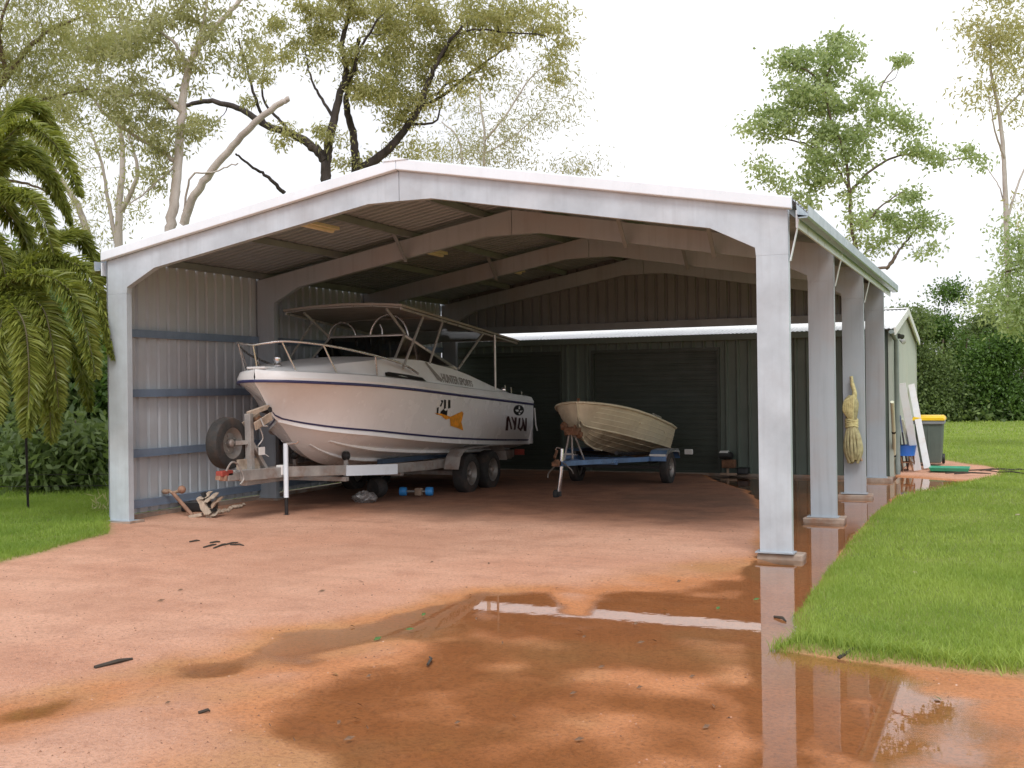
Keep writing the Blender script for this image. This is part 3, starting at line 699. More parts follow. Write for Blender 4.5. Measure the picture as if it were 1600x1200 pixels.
# two hoop rails standing behind the screen
for cx_, hw, hh in ((-.52,.25,.27),(.30,.33,.36)):
    arc = [V3((cx_+hw*math.cos(a), 3.86, 2.40+hh*math.sin(a))) for a in [PI*k/16 for k in range(17)]]
    MB().tube([arc[0]-Vector((0,0,.1))]+arc+[arc[-1]-Vector((0,0,.1))], .02, 8).build('hoop_rail', MAT['steel'], boat, smooth=60)
MB().tube([V3((.16,3.9,2.4)),V3((.16,3.9,2.55)),V3((.12,3.9,2.63))], .014, 8).build('lamp_stalk', MAT['steel'], boat, smooth=60)
# bow rail with stanchions
for s in (1, -1):
    rp = spline([V3((0,.98,2.225)),V3((s*.20,1.01,2.25)),V3((s*.40,1.17,2.27)),V3((s*.68,1.6,2.225)),V3((s*.93,2.2,2.125)),V3((s*1.05,2.9,2.0)),V3((s*1.07,3.35,1.86))], 6)
    rail = MB().tube(rp, .016, 8).build('bow_rail', MAT['steel'], boat, smooth=60)
    for (ax, ay, az), (bx_, by_) in (((s*.34,1.12,2.265),(s*.40,1.34)),((s*.66,1.57,2.23),(s*.70,1.82)),((s*.97,2.35,2.09),(s*.93,2.45))):
        MB().tube([V3((ax,ay,az)), V3((bx_,by_,zs(by_)+.13))], .012, 8).build('stanchion', MAT['steel'], rail, smooth=60)
MB().tube([V3((0,.98,2.225)), V3((0,1.06,1.92))], .012, 8).build('stanchion', MAT['steel'], rail, smooth=60)
MB().box(BX-.14,BX+.14,1.02,1.35,1.925,1.955).build('bow_plate', MAT['deck'], boat, bevel=.01)
MB().lathe([(.05,0),(.055,.02),(.03,.05),(.05,.08),(.045,.12),(.015,.14)], (BX+.12,1.32,1.955), (0,0,1), 14).build('bow_bollard', MAT['chrome'], boat, smooth=40)
for yy in (6.5, 6.75, 7.2):
    MB().tube([(BX+1.0,yy,zt(yy)),(BX+1.0,yy-.02,zt(yy)+.1)], [.012,.010], 8).build('rod_holder', MAT['steel'], boat, smooth=60)
MB().lathe([(.05,0),(.05,.02),(.02,.05)], (BX+1.0,6.42,zt(6.42)+.0), (0,0,1), 12).build('deck_cleat', MAT['chrome'], boat, smooth=40)
MB().tube([(BX+1.12,7.47,1.28),(BX+1.12,7.52,.98),(BX+1.13,7.56,.88)], .013, 6).build('transom_line', MAT['decalwht'], boat, smooth=60)
# ---- marks on the port side, laid on the hull surface
def h2(px, py):   # hull (y,t) that shows at a photo pixel, by search
    best = None; r_ = ray(px, py)
    for iy in range(120):
        y = 3.5+3.92*iy/119
        for it in range(40):
            t_ = it/39; p = topside(y, t_)-CAM; dd = p.dot(FW); e = abs(800+F*p.dot(RT)/dd-px)+abs(600-F*p.dot(UP)/dd-py)
            if best is None or e < best[0]: best = (e, y, t_)
    return best[1], best[2]
def corner_map(x0, y0, x1, y1):   # bilinear map of a photo rectangle on to the hull
    c = [h2(x0,y0), h2(x1,y0), h2(x0,y1), h2(x1,y1)]
    def f(u, v):
        a = [c[0][i]*(1-u)*(1-v)+c[1][i]*u*(1-v)+c[2][i]*(1-u)*v+c[3][i]*u*v for i in (0, 1)]
        return a
    return f
def decal(name, polys, f, mat, d=.004, n=3):
    m = MB()
    for poly in polys:
        P = []
        for i in range(len(poly)):   # subdivide edges so the patch follows the hull
            a = poly[i]; b = poly[(i+1) % len(poly)]
            for k in range(n): P.append((a[0]+(b[0]-a[0])*k/n, a[1]+(b[1]-a[1])*k/n))
        m.add([off(topside, *f(u, v), d) for u, v in P], [tuple(range(len(P)))])
    return m.build(name, mat, hull)
def strokes(lines, w):
    out = []
    for (a, b) in lines:
        d = Vector((b[0]-a[0], b[1]-a[1])); d.normalize(); n = Vector((-d.y, d.x))*w/2
        out.append([(a[0]+n.x, a[1]+n.y), (b[0]+n.x, b[1]+n.y), (b[0]-n.x, b[1]-n.y), (a[0]-n.x, a[1]-n.y)])
    return out
f = corner_map(789, 650, 823, 673)
decal('registration_letters', [[(0,1),(.06,.18),(.12,.0),(.19,.02),(.13,.40),(.12,1)],[(.12,.04),(.19,.05),(.31,.90),(.23,.92)],[(.27,.06),(.33,.05),(.47,.62),(.43,.92)],[(.43,.10),(.53,.10),(.46,.92),(.37,.96)],
      [(.62,.13),(.70,.14),(.63,.82),(.54,.84)],[(.54,.80),(.63,.76),(.76,1.0),(.70,1.02)],[(.78,.12),(.86,.30),(.80,.82),(.70,1.02),(.66,.90),(.76,.62)],[(.76,.14),(.82,.14),(.95,.98),(.86,1.0)],[(.92,.16),(1.0,.16),(.98,1.02),(.90,1.0)]], f, MAT['decalred'], .005, 2)
f = corner_map(802, 632.5, 818, 649)
circ = lambda cx_, cy_, rx, ry, n=20: [(cx_+rx*math.cos(2*PI*k/n), cy_+ry*math.sin(2*PI*k/n)) for k in range(n)]
decal('oval_emblem', [circ(.5,.5,.5,.5)], f, MAT['decalblk'], .004, 1)
decal('emblem_figure', [[(.50,.10),(.58,.14),(.60,.34),(.52,.42),(.46,.34)],[(.14,.46),(.44,.44),(.50,.60),(.30,.66)],[(.58,.56),(.86,.50),(.74,.68),(.60,.70)],[(.46,.72),(.64,.76),(.60,.90),(.50,.88)]], f, MAT['decalwht'], .007, 1)
f = corner_map(681, 624, 704, 650)
decal('sticker', [[(.10,.05),(.9,.0),(.95,.85),(.75,.98),(.05,.92),(0,.5)]], f, MAT['decalwht'], .004, 2)
decal('sticker_figures', [[(.28,.06),(.42,.04),(.46,.12),(.30,.44),(.22,.40),(.34,.18)],[(.50,.02),(.64,.04),(.62,.52),(.48,.62)],[(.78,.04),(.93,.06),(.92,.52),(.76,.56)],[(.04,.50),(.16,.46),(.10,.92),(.0,.92)],[(.26,.74),(.46,.58),(.60,.70),(.72,.62),(.70,.98),(.24,.92)]], f, MAT['decalblk'], .007, 2)
f = corner_map(677, 643, 723, 672)
decal('orange_pennant', [[(.0,.05),(.24,.10),(.52,.26),(.94,.0),(.99,.10),(.90,.55),(.99,1.0),(.78,.86),(.53,.74),(.50,.36),(.36,.40),(.22,.20)]], f, MAT['orange'], .010, 3)
# grey lettering on the cabin side
fc = bpy.data.curves.new('cabin_lettering', 'FONT'); fc.body = 'HUNTER SPORTS'; fc.size = 1; fc.shear = .25; fc.offset = .03
fo = bpy.data.objects.new('cabin_lettering', fc); COL.objects.link(fo)
bpy.context.view_layer.update()
fm = bpy.data.meshes.new_from_object(fo.evaluated_get(bpy.context.evaluated_depsgraph_get()))
bpy.data.objects.remove(fo)
wmax = max(v.co.x for v in fm.vertices)
def cabmap(u, v):  # u along, v up (0..1)
    y = 4.15+1.05*u; return deckpt(y, .775+.16*v)+Vector((.008, 0, .004))
for v in fm.vertices:
    u = v.co.x/wmax; v.co = cabmap(u, v.co.y)
link_mesh('cabin_lettering', fm, MAT['decalgry'], cabin)
MB().add([deckpt(3.80,.985)+Vector((.008,0,.004)), deckpt(3.86,.99)+Vector((.008,0,.004)), deckpt(4.16,.80)+Vector((.008,0,.004)), deckpt(4.10,.77)+Vector((.008,0,.004)), deckpt(3.99,.79)+Vector((.008,0,.004))], [(0,1,2,3,4)]).build('cabin_swoosh', MAT['decalgry'], cabin)
# ------------------------------------------------------------------ its trailer
def wheel(parent, c, r, w_, s=1, name='wheel', axis=(1,0,0), n=28):
    A = Vector(axis)*s
    t_ = MB().lathe([(r*.60,-w_/2),(r*.86,-w_/2),(r*.96,-w_*.42),(r,-w_*.25),(r,w_*.25),(r*.96,w_*.42),(r*.86,w_/2),(r*.60,w_/2),(r*.60,-w_/2)], c, A, n, False)
    tr_ = t_.build(name, MAT['rubber'], parent, smooth=35)
    MB().lathe([(0.001,w_*.30),(r*.16,w_*.32),(r*.18,w_*.18),(r*.40,w_*.16),(r*.50,w_*.30),(r*.60,w_*.44),(r*.63,w_*.44),(r*.60,w_*.3),(r*.56,-w_*.3),(r*.3,-w_*.3)], c, A, n, False).build('rim', MAT['rim'], tr_, smooth=35)
    hub = MB().lathe([(r*.15,0),(r*.15,w_*.38),(r*.10,w_*.46),(.002,w_*.47)], c, A, 14, False)
    a, b, d = frame_of(A)
    for k in range(5): hub.lathe([(r*.03,w_*.16),(r*.03,w_*.24)], Vector(c)+(a*math.cos(2*PI*k/5)+b*math.sin(2*PI*k/5))*r*.29, A, 6)
    hub.build('hub', MAT['galvt'], tr_, smooth=35)
    return tr_
tr1 = thing('boat_trailer', 'tandem-axle galvanised boat trailer with spare wheel under the white cabin boat', 'trailer', (BX, 3.5, 0))
def gr_(x, y): return hz(x, y)
fm_ = MB()
for s in (-1, 1):
    fm_.bars([Vector((BX+s*.06,.62,.60)), Vector((BX+s*.10,1.5,.585)), Vector((BX+s*.72,3.0,.525)), Vector((BX+s*.80,4.1,.50)), Vector((BX+s*.80,7.2,.50))], .075, .135)
fm_.bar((BX,.40,.60),(BX,1.6,.59),.10,.10)
fm_.bar((BX,.75,.50),(BX,2.0,.50),.09,.07)
for y, hw in ((2.35,.50),(3.4,.76),(4.9,.79),(6.1,.79),(7.15,.79)): fm_.bar((BX-hw,y,.43),(BX+hw,y,.43),.09,.06)
frm = fm_.build('frame', MAT['galvt'], tr1, bevel=.006)
MB().bar((BX+.47,2.35,.545),(BX+.80,3.15,.515),.082,.142).build('bolted_plate', MAT['white'], frm)
MB().box(BX-.05,BX+.05,.28,.50,.61,.68).build('coupling_lever', MAT['red'], tr1, bevel=.012)
MB().lathe([(.05,0),(.055,.06),(.03,.10)], (BX,.36,.56), (0,0,1), 12).bar((BX,.26,.60),(BX,.50,.60),.07,.05).build('coupling', MAT['iron'], tr1, smooth=40)
MB().tube(spline([(BX+.05,.36,.68),(BX+.10,.40,.78),(BX+.08,.55,.74),(BX+.11,.62,.58),(BX+.10,.56,.50)],5), .012, 6).build('safety_chain', MAT['galvt'], tr1)
# winch post with roller and bow support
wp = MB().bar((BX-.02,.92,.62),(BX-.02,.90,1.36),.09,.07,Vector((0,1,0))).bar((BX-.02,.92,1.02),(BX-.02,1.25,.62),.06,.05).build('winch_post', MAT['galvt'], tr1, bevel=.005)
MB().bar((BX-.02,.90,1.36),(BX+.02,1.24,1.44),.07,.05).bar((BX+.09,.88,1.2),(BX+.09,1.22,1.32),.02,.10).bar((BX-.11,.90,1.2),(BX-.09,1.22,1.32),.02,.10).build('bow_support', MAT['pale'], wp)
MB().lathe([(.055,-.07),(.03,-.065),(.03,.065),(.055,.07)], (BX,1.0,1.28), (1,0,0), 14).build('winch_drum', MAT['brown'], wp, smooth=40)
MB().lathe([(.04,-.06),(.055,0),(.04,.06)], (BX,1.24,1.40), (1,0,0), 12).build('bow_roller', MAT['black'], wp, smooth=40)
MB().tube([(BX+.1,.98,1.30),(BX+.14,.99,1.2),(BX+.2,.99,1.2)], .012, 6).build('winch_handle', MAT['galvt'], wp)
MB().tube(spline([(BX+.02,1.02,1.24),(BX+.06,1.08,1.05),(BX,1.05,.92),(BX+.04,1.22,.80)],5), .008, 5).build('winch_cable', MAT['alu'], wp)
MB().box(BX+.035,BX+.045,1.02,1.14,.83,.93).build('label_plate', MAT['decalwht'], wp)
MB().bar((BX-.06,.72,.67),(BX-.06,1.15,.67),.04,.24,Vector((0,0,1))).build('post_bracket', MAT['pale'], wp)
sp = wheel(tr1, (BX-.17,.66,1.0), .325, .19, 1, 'spare_wheel')
MB().bar((BX-.10,.72,1.0),(BX-.02,.92,1.0),.05,.05).build('spare_carrier', MAT['galvt'], tr1)
# jockey stand
jk = MB().lathe([(.032,0),(.032,.70)], (1.62,1.41,.26), (0,0,1), 12).build('jockey_stand', MAT['white'], tr1, smooth=40)
MB().lathe([(.024,0),(.024,.24)], (1.62,1.41,.03), (0,0,1), 10).lathe([(.045,0),(.04,.02)], (1.62,1.41,.02), (0,0,1), 10).build('jockey_foot', MAT['black'], jk, smooth=40)
MB().tube([(1.62,1.41,.955),(1.78,1.43,.965),(1.80,1.44,.99)], .014, 8).build('crank_handle', MAT['steel'], jk, smooth=40)
MB().box(1.50,1.59,1.36,1.46,.55,.68).build('clamp', MAT['decalwht'], jk, bevel=.01)
for s in (-1, 1):
    for y in (4.94, 5.72): wheel(tr1, (BX+s*1.02, y, .325), .315, .21, s)
    gp_ = [(4.42,.42),(4.50,.60),(4.66,.70),(4.95,.715),(5.72,.715),(6.02,.69),(6.15,.60),(6.2,.45)]
    MB().loft([[(BX+s*.90,y,z),(BX+s*1.15,y,z),(BX+s*1.15,y,z+.008),(BX+s*.90,y,z+.008)] for y, z in gp_], True, True).build('mudguard', MAT['galvt'], tr1)
    MB().bar((BX+s*.45,3.3,.60),(BX+s*.45,7.1,.56),.09,.07).build('bunk', surf('bunk_carpet', (.06,.09,.14), .95) if s > 0 else MAT['navy'], tr1)
    for y in (3.5, 5.0, 6.6): MB().bar((BX+s*.45,y,.44),(BX+s*.45,y,.60),.05,.05,Vector((0,1,0))).build('bunk_bracket', MAT['galvt'], tr1)
    MB().box(BX+s*.93-.09,BX+s*.93+.09,7.2,7.24,.47,.57).build('tail_lamp', MAT['red'], tr1, bevel=.008)
    MB().bar((BX+s*.42,2.45,.46),(BX+s*.42,2.45,.70),.05,.04,Vector((0,1,0))).build('side_bracket', MAT['galvt'], tr1)
    MB().lathe([(.03,-.05),(.06,-.03),(.06,.03),(.03,.05)], (BX+s*.42,2.45,.74), (.3*s,1,0), 14).build('guide_roller', MAT['black'], tr1, smooth=40)
MB().bar((BX-1.0,4.94,.325),(BX+1.0,4.94,.325),.06,.06).build('axle', MAT['galvt'], tr1)
MB().bar((BX-1.0,5.72,.325),(BX+1.0,5.72,.325),.06,.06).build('axle', MAT['galvt'], tr1)
# ------------------------------------------------------------------ the small aluminium dinghy
DX = 4.22; DY0, DY1 = 5.22, 8.25
tb = pchip([0,.03,.10,.25,.5,.9,1.6,2.5,3.03], [.0,.10,.24,.40,.54,.65,.72,.73,.68])
TZ = lambda d: 1.405-.155*d+ .03*max(0, 1-d/.9)-.012*max(0,d-1)
tzs = lambda d: 1.41-.166*d
tzk = pchip([0,.05,.15,.35,.7,1.1,1.7,3.03], [1.38,1.16,.94,.78,.68,.62,.53,.36])
tbc = pchip([0,.05,.3,.7,1.2,2.0,3.03], [0,.02,.20,.38,.50,.57,.58])
tzc = pchip([0,.06,.3,.7,1.2,2.0,3.03], [1.20,1.08,1.00,.92,.83,.71,.56])
def tq(d, t_, s=1):   # topside
    return Vector((DX+s*(tbc(d)+(tb(d)-tbc(d))*t_**.85), DY0+d, max(tzc(d),tzk(d))+(tzs(d)-max(tzc(d),tzk(d)))*t_))
def bq(d, u, s=1):
    zk_ = min(tzk(d), tzc(d)); return Vector((DX+s*tbc(d)*u, DY0+d+.0, zk_+(max(tzc(d),zk_)-zk_)*u**.9))
din = thing('dinghy', 'small cream aluminium dinghy tilted bow-up on a blue trailer by the roller door', 'boat', (DX, 7, .5))
ds = [0,.015,.03,.06,.1,.16,.25,.36,.5,.65]+[.8+.16*k for k in range(14)]+[3.03]
secs = []
for d in ds:
    h = [tq(d, k/8) for k in range(8, -1, -1)]
    secs.append(h+[Vector((2*DX-p.x, p.y, p.z)) for p in h[::-1]])
# topsides (two skins joined round the stem), with the inside skin and floor
m = MB()
for s in (1, -1):
    m.loft([[tq(d, k/8, s) for k in range(9)] for d in ds])
    m.loft([[tq(d, k/8, s)+Vector((-s*.02*min(1,d*8), .0, 0)) for k in range(9)] for d in ds])
m.add([tq(3.03,1,1), tq(3.03,1,-1), tq(3.03,0,-1), tq(3.03,0,1)], [(0,1,2,3)])
dh = m.build('hull', MAT['tinny'], din, smooth=25)
m = MB()
for s in (1, -1): m.loft([[bq(d, k/8, s) for k in range(9)] for d in ds])
m.add([bq(3.03,1,1), bq(3.03,1,-1), bq(3.03,0)], [(0,1,2)])
m.build('hull_bottom', MAT['tinnyd'], dh, smooth=30)
for s in (1, -1):
    gl_ = [tq(d, 1, s)+Vector((s*.006,0,0)) for d in ds]
    MB().tube(gl_, .022, 8).build('gunwale', MAT['tinny'], din, smooth=60)
    MB().tube([tq(d, .0, s)+Vector((s*.004,0,0)) for d in ds[3:]], .012, 6).build('chine_strip', MAT['tinny'], dh, smooth=60)
    for t_ in (.22,.42,.62,.80): MB().tube([tq(d, t_, s) for d in ds[5:]], .0065, 6).build('pressed_rib', MAT['tinny'], dh, smooth=60)
    for u in (.25,.5,.75): MB().tube([bq(d, u, s) for d in ds[6:]], .008, 6).build('keel_rib', MAT['tinnyd'], dh, smooth=60)
MB().tube([Vector((DX,DY0-.008+.0,tzs(0)+.01))]+[Vector((DX,DY0+d-.006,tzk(d))) for d in (0,.03,.05,.1,.15,.25,.35,.7,1.1)], .014, 8).build('stem_bar', MAT['tinny'], din, smooth=60)
MB().lathe([(.025,0),(.02,.03),(.03,.05)], (DX,DY0+.06,tzs(.06)+.02), (0,0,1), 10).build('bow_eye', MAT['brown'], din, smooth=40)
MB().add([tq(.35,.97,1),tq(.35,.97,-1),tq(.06,.97,-1),tq(0,.97,1),tq(.06,.97,1)],[(0,1,2,3,4)]).build('bow_deck', MAT['tinny'], din)
for d in (1.3, 2.5): MB().bar(tq(d,.62,-1), tq(d,.62,1), .28, .03).build('thwart', MAT['tinny'], din)
MB().tube([tq(1.62,1,1)+Vector((-.02,0,.05)), tq(2.05,1,1)+Vector((-.02,0,.05))], .012, 6).build('grab_handle', MAT['alu'], din)
# its trailer
tr2 = thing('boat_trailer', 'small single-axle blue boat trailer with silver jockey wheel under the dinghy', 'trailer', (DX, 7, 0))
f2 = MB()
for s in (-1, 1): f2.bars([Vector((DX,4.62,.52)), Vector((DX+s*.08,4.95,.515)), Vector((DX+s*.60,6.75,.46)), Vector((DX+s*.60,8.4,.43))], .055, .075)
f2.bar((DX,4.35,.53),(DX,5.2,.52),.07,.07)
for y in (5.9,6.9,8.3): f2.bar((DX-.4 if y<6 else DX-.6,y,.45),(DX+.4 if y<6 else DX+.6,y,.45),.05,.05)
f2.bar((DX,5.0,.50),(DX,8.3,.40),.05,.06)
f2.build('frame', MAT['tblue'], tr2, bevel=.004)
MB().lathe([(.045,0),(.05,.07),(.025,.1)], (DX,4.36,.50), (0,0,1), 12).bar((DX,4.25,.54),(DX,4.45,.54),.07,.06).bar((DX-.05,4.4,.62),(DX-.05,4.5,.72),.03,.03).build('coupling', MAT['brown'], tr2, smooth=40)
jk2 = MB().tube([(DX-.01,4.60,.74),(DX-.02,4.58,.40),(DX-.06,4.57,.10)], .028, 12).build('jockey_stand', MAT['chrome'], tr2, smooth=50)
MB().bar((DX-.075,4.57,.12),(DX-.075,4.57,.05),.10,.06,Vector((0,1,0))).lathe([(.055,-.03),(.07,-.015),(.07,.015),(.055,.03)], (DX-.10,4.56,.075), (1,0,.1), 16).build('jockey_wheel', MAT['rubber'], jk2, smooth=40)
MB().tube([(DX-.01,4.60,.74),(DX-.09,4.60,.76),(DX-.11,4.60,.72)], .011, 6).build('crank_handle', MAT['chrome'], jk2)
MB().tube(spline([(DX+.02,4.5,.56),(DX+.14,4.55,.45),(DX+.16,4.6,.38)],4), .010, 6).tube(spline([(DX-.02,4.5,.55),(DX-.18,4.5,.40),(DX-.2,4.5,.32)],4), .010, 6).build('safety_chain', MAT['rim'], tr2)
w2 = MB()
w2.tube([(DX-.02,5.05,.53),(DX-.01,5.0,.95)], .014, 6).tube([(DX+.08,5.3,.52),(DX+.02,5.02,.94)], .014, 6).tube([(DX-.12,4.95,.53),(DX-.05,5.0,.94)], .014, 6)
w2b = w2.build('winch_post', MAT['galvt'], tr2, smooth=50)
MB().lathe([(.09,-.07),(.05,-.06),(.05,.06),(.09,.07)], (DX-.02,4.98,1.0), (1,0,0), 14).box(DX-.10,DX+.10,4.94,5.12,.93,1.04).ball((DX-.12,4.97,1.06),.06).ball((DX+.10,5.05,.93),.055).jitter(.008).build('winch', MAT['brown'], w2b)
MB().lathe([(.03,-.05),(.06,0),(.03,.05)], (DX,5.3,.92), (1,0,0), 12).build('bow_roller', MAT['black'], w2b, smooth=40)
for s in (-1, 1):
    wheel(tr2, (DX+s*.80, 7.30, .29), .275, .15, s)
    g2 = [(6.88,.42),(6.90,.52),(6.98,.585),(7.3,.60),(7.60,.585),(7.70,.50),(7.72,.42)]
    mg = MB().loft([[(DX+s*.62,y,z),(DX+s*.90,y,z),(DX+s*.90,y,z+.008),(DX+s*.62,y,z+.008)] for y, z in g2], True, True).build('mudguard', MAT['tblue'], tr2)
    MB().loft([[(DX+s*.90,y,z-.05),(DX+s*.905,y,z-.05),(DX+s*.905,y,z+.01),(DX+s*.90,y,z+.01)] for y, z in g2[1:-1]], True, True).build('mudguard_lip', MAT['chrome'], mg)
    MB().box(DX+s*.62+(0 if s>0 else -.01), DX+s*.62+(.01 if s>0 else 0)+s*.26, 6.872, 6.885, .50, .535).build('reflector', MAT['decalwht'], mg)
    MB().box(DX+s*.86-.07,DX+s*.86+.07,8.40,8.46,.44,.53).build('tail_lamp', MAT['decalwht'], tr2, bevel=.008)
    MB().bar((DX+s*.60,6.85,.38),(DX+s*.60,7.75,.38),.05,.02).build('leaf_spring', MAT['black'], tr2)
MB().bar((DX-.78,7.3,.29),(DX+.78,7.3,.29),.045,.045).build('axle', MAT['black'], tr2)
for s in (-1, 1): MB().tube([(DX+s*.35,8.3,.45),(DX+s*.35,6.0,.60)], .03, 8).build('bunk', MAT['black'], tr2)
# ------------------------------------------------------------------ things standing and lying about
def on(px, py, z=.04): return G(px, py, z)
# rope hank hung on the third post
RYp = 5.93; rc = aty(1331, 655, RYp); RX = rc.x
def rz(py): return aty(1331, py, RYp).z
rope = thing('rope_hank', 'pale yellow rope hank wrapped round the middle, hanging on the third post from the front', 'rope', (RX, RYp, rz(725)))
zt_, zb_ = rz(625), rz(722); zm = rz(660)
m = MB(); random.seed(5)
for k in range(15):
    a = 2*PI*k/15; ox, oy = math.cos(a), math.sin(a)
    wob = random.uniform(.85, 1.15)
    pts = [(RX+.02*ox, RYp-.02+.02*oy, zt_+.06), (RX-.01+.085*ox*wob, RYp-.03+.05*oy, zt_-.05), (RX+.05*ox, RYp-.03+.04*oy, zm),
           (RX+.01+.095*ox*wob, RYp-.045+.055*oy, zm-.22), (RX+.02+.115*ox, RYp-.05+.065*oy, zb_+.16), (RX+.02+.06*ox, RYp-.045+.03*oy, zb_+random.uniform(-.02,.05))]
    m.tube(spline(pts, 5), [.021+.004*random.random()]*26, 6)
m.build('strand', MAT['rope2'], rope, smooth=60)
m = MB()
for k in range(5):
    z = zm+.035-.022*k
    m.tube([(RX+.082*math.cos(a), RYp-.03+.065*math.sin(a), z+.01*math.sin(a*2+k)) for a in [2*PI*j/16 for j in range(17)]], .014, 6)
m.build('wrap', MAT['rope'], rope, smooth=60)
m = MB()
for k in range(6):
    a = .6+k*.35
    m.tube(spline([(RX-.02+.02*k*.4, RYp-.08, zm+.05),(RX-.10+.025*k, RYp-.11, zm+.18),(RX-.06+.02*k, RYp-.09, zt_+.0+.015*k),(RX+.03, RYp-.06, zm+.1)],6), .017, 6)
m.tube(spline([(RX+.03,RYp-.04,zt_-.05),(RX+.045,RYp-.03,zt_+.10),(RX+.015,RYp-.02,rz(600)),(RX+.0,RYp-.01,rz(588))],6), [.035]*7+[.03]*6+[.024]*6, 8)
m.build('loop', MAT['rope'], rope, smooth=60)
MB().tube([(RX+.0,6.0,rz(594)),(RX,RYp-.03,rz(594)),(RX,RYp-.04,rz(590))], .006, 6).build('hook', MAT['galvt'], rope)
MB().tube(spline([(RX+.05,RYp-.04,zb_+.25),(RX+.10,RYp-.05,zb_+.12),(RX+.13,RYp-.03,zb_+.02)],5), .018, 6).build('rope_end', MAT['timber'], rope, smooth=60)
# wheelie bin
bp = G(1452, 727, .05)
bn = thing('wheelie_bin', 'dark green wheelie bin with bright yellow lid beside the garage', 'bin', (bp.x, bp.y, .05))
bx_, by_ = bp.x, bp.y+.30
def bpt(u, v, z, k): return (bx_+u*k, by_+v*k, z)
secs = []
for z, k in ((.10,.80),(.12,.82),(.95,1.0),(.98,1.0)):
    secs.append([bpt(u, v, z, k) for u, v in ((-.28,-.34),(.28,-.34),(.30,-.30),(.30,.30),(.28,.34),(-.28,.34),(-.30,.30),(-.30,-.30))])
MB().loft(secs, True, True).build('body', MAT['bin'], bn, bevel=.008)
MB().box(bx_-.33, bx_+.33, by_-.38, by_+.36, .93, 1.01).build('rim', MAT['bingrey'], bn, bevel=.015)
MB().loft([[(bx_-.34,y,z),(bx_-.30,y,z+.035),(bx_+.30,y,z+.035),(bx_+.34,y,z),(bx_+.34,y,1.012),(bx_-.34,y,1.012)] for y, z in ((by_-.40,1.03),(by_-.30,1.065),(by_+.1,1.085),(by_+.36,1.06),(by_+.40,1.03))], True, True).build('lid', MAT['yellow'], bn, smooth=50)
for s in (-1, 1): MB().lathe([(.02,-.03),(.10,-.03),(.11,-.015),(.11,.015),(.10,.03),(.02,.03)], (bx_+s*.27, by_+.33, .16), (1,0,0), 18).build('wheel', MAT['black'], bn, smooth=40)
MB().tube([(bx_-.25,by_+.36,.97),(bx_-.25,by_+.44,.98),(bx_+.25,by_+.44,.98),(bx_+.25,by_+.36,.97)], .018, 8).build('handle', MAT['bin'], bn)
MB().box(bx_-.015, bx_+.015, by_-.345, by_-.325, .15, .92).build('seam_rib', MAT['bin'], bn)
bn.scale = (.86,.86,.90)
# boards leaning on the gable wall
WX = GX1+.035
def board(name, b, tpx, w_, th, mat, label, cat, group=None):
    pb = G(*b, .06); pt = atx(tpx[0], tpx[1], WX+th)
    o = MB().bar(pb, pt, w_, th, Vector((0, 1, 0))); 
    ob = o.build(name, mat, None, origin=pb, bevel=.004)
    return tag(ob, label, cat, group)
board('white_board', (1434,735), (1409,599), .13, .03, MAT['plank'], 'rust-stained white board leaning on the garage, left one of the pair', 'board', 'white boards leaning against the garage')
board('white_board', (1449,732), (1424,601), .12, .03, MAT['plank'], 'white board leaning on the garage, right one of the pair next to the bin', 'board', 'white boards leaning against the garage')
board('thin_batten', (1431,733), (1409,655), .05, .025, MAT['pole'], 'short thin pale batten leaning at the left of the white boards', 'batten')
pb = G(1418,731,.06); pt = atx(1408,662,WX+.03)
tag(MB().bar(pb, pt, .40, .03, Vector((1,0,.2))).build('navy_panel', MAT['navy'], None, origin=pb, bevel=.004), 'dark navy panel leaning behind the white boards against the garage', 'panel')
pb = G(1397,742,.05)
pl = thing('plastic_pole', 'pale plastic pole with black bands standing against the garage corner', 'pole', pb)
ptop = atx(1394,628,WX+.03)
MB().tube([pb, pb.lerp(ptop,.5)+Vector((.015,0,0)), ptop], .032, 12).build('pipe', MAT['pole'], pl, smooth=50)
for f_ in (.28, .60): 
    c_ = pb.lerp(ptop, f_); MB().lathe([(.034,-.02),(.036,0),(.034,.02)], c_+Vector((.015*(1-abs(f_-.5)*2),0,0)), ptop-pb, 12).build('band', MAT['black'], pl)
# blue tub on a small rusty frame
bb = G(1415,735,.06); dd = (bb-CAM).dot(FW)
tb_ = thing('blue_tub', 'small bright blue plastic tub at the foot of the garage wall by the pole', 'tub', bb)
MB().lathe([(.002,.27),(.16,.27),(.19,.45),(.20,.46),(.18,.46),(.15,.29),(.002,.29)], bb, (0,0,1), 20, False).build('tub', MAT['bucket'], tb_, smooth=40)
fr2 = MB()
for k in range(6):
    a = 2*PI*k/6; fr2.tube([bb+Vector((.14*math.cos(a),.14*math.sin(a),.27)), bb+Vector((.17*math.cos(a+.4),.17*math.sin(a+.4),0))], .012, 6)
fr2.tube([bb+Vector((.15*math.cos(a),.15*math.sin(a),.15)) for a in [2*PI*k/12 for k in range(13)]], .01, 6).build('wire_stand', MAT['brown'], tb_)
# green tray lying by the bin
gb = G(1484,735,.06)
ty = thing('green_tray', 'flat green plastic tray lying on the ground by the wheelie bin', 'tray', gb)
m = MB(); L0, L1 = .34, .25
m.loft([[gb+Vector((-L0*k,-L1*k,z)), gb+Vector((L0*k,-L1*k,z)), gb+Vector((L0*k,L1*k,z)), gb+Vector((-L0*k,L1*k,z))] for z, k in ((0,.92),(.06,1.0),(.065,.97),(.02,.90))], True, False)
m.add([gb+Vector((a*L0*.9,b*L1*.9,.02)) for a, b in ((-1,-1),(1,-1),(1,1),(-1,1))], [(0,1,2,3)]).build('tray', MAT['tray'], ty, bevel=.006)
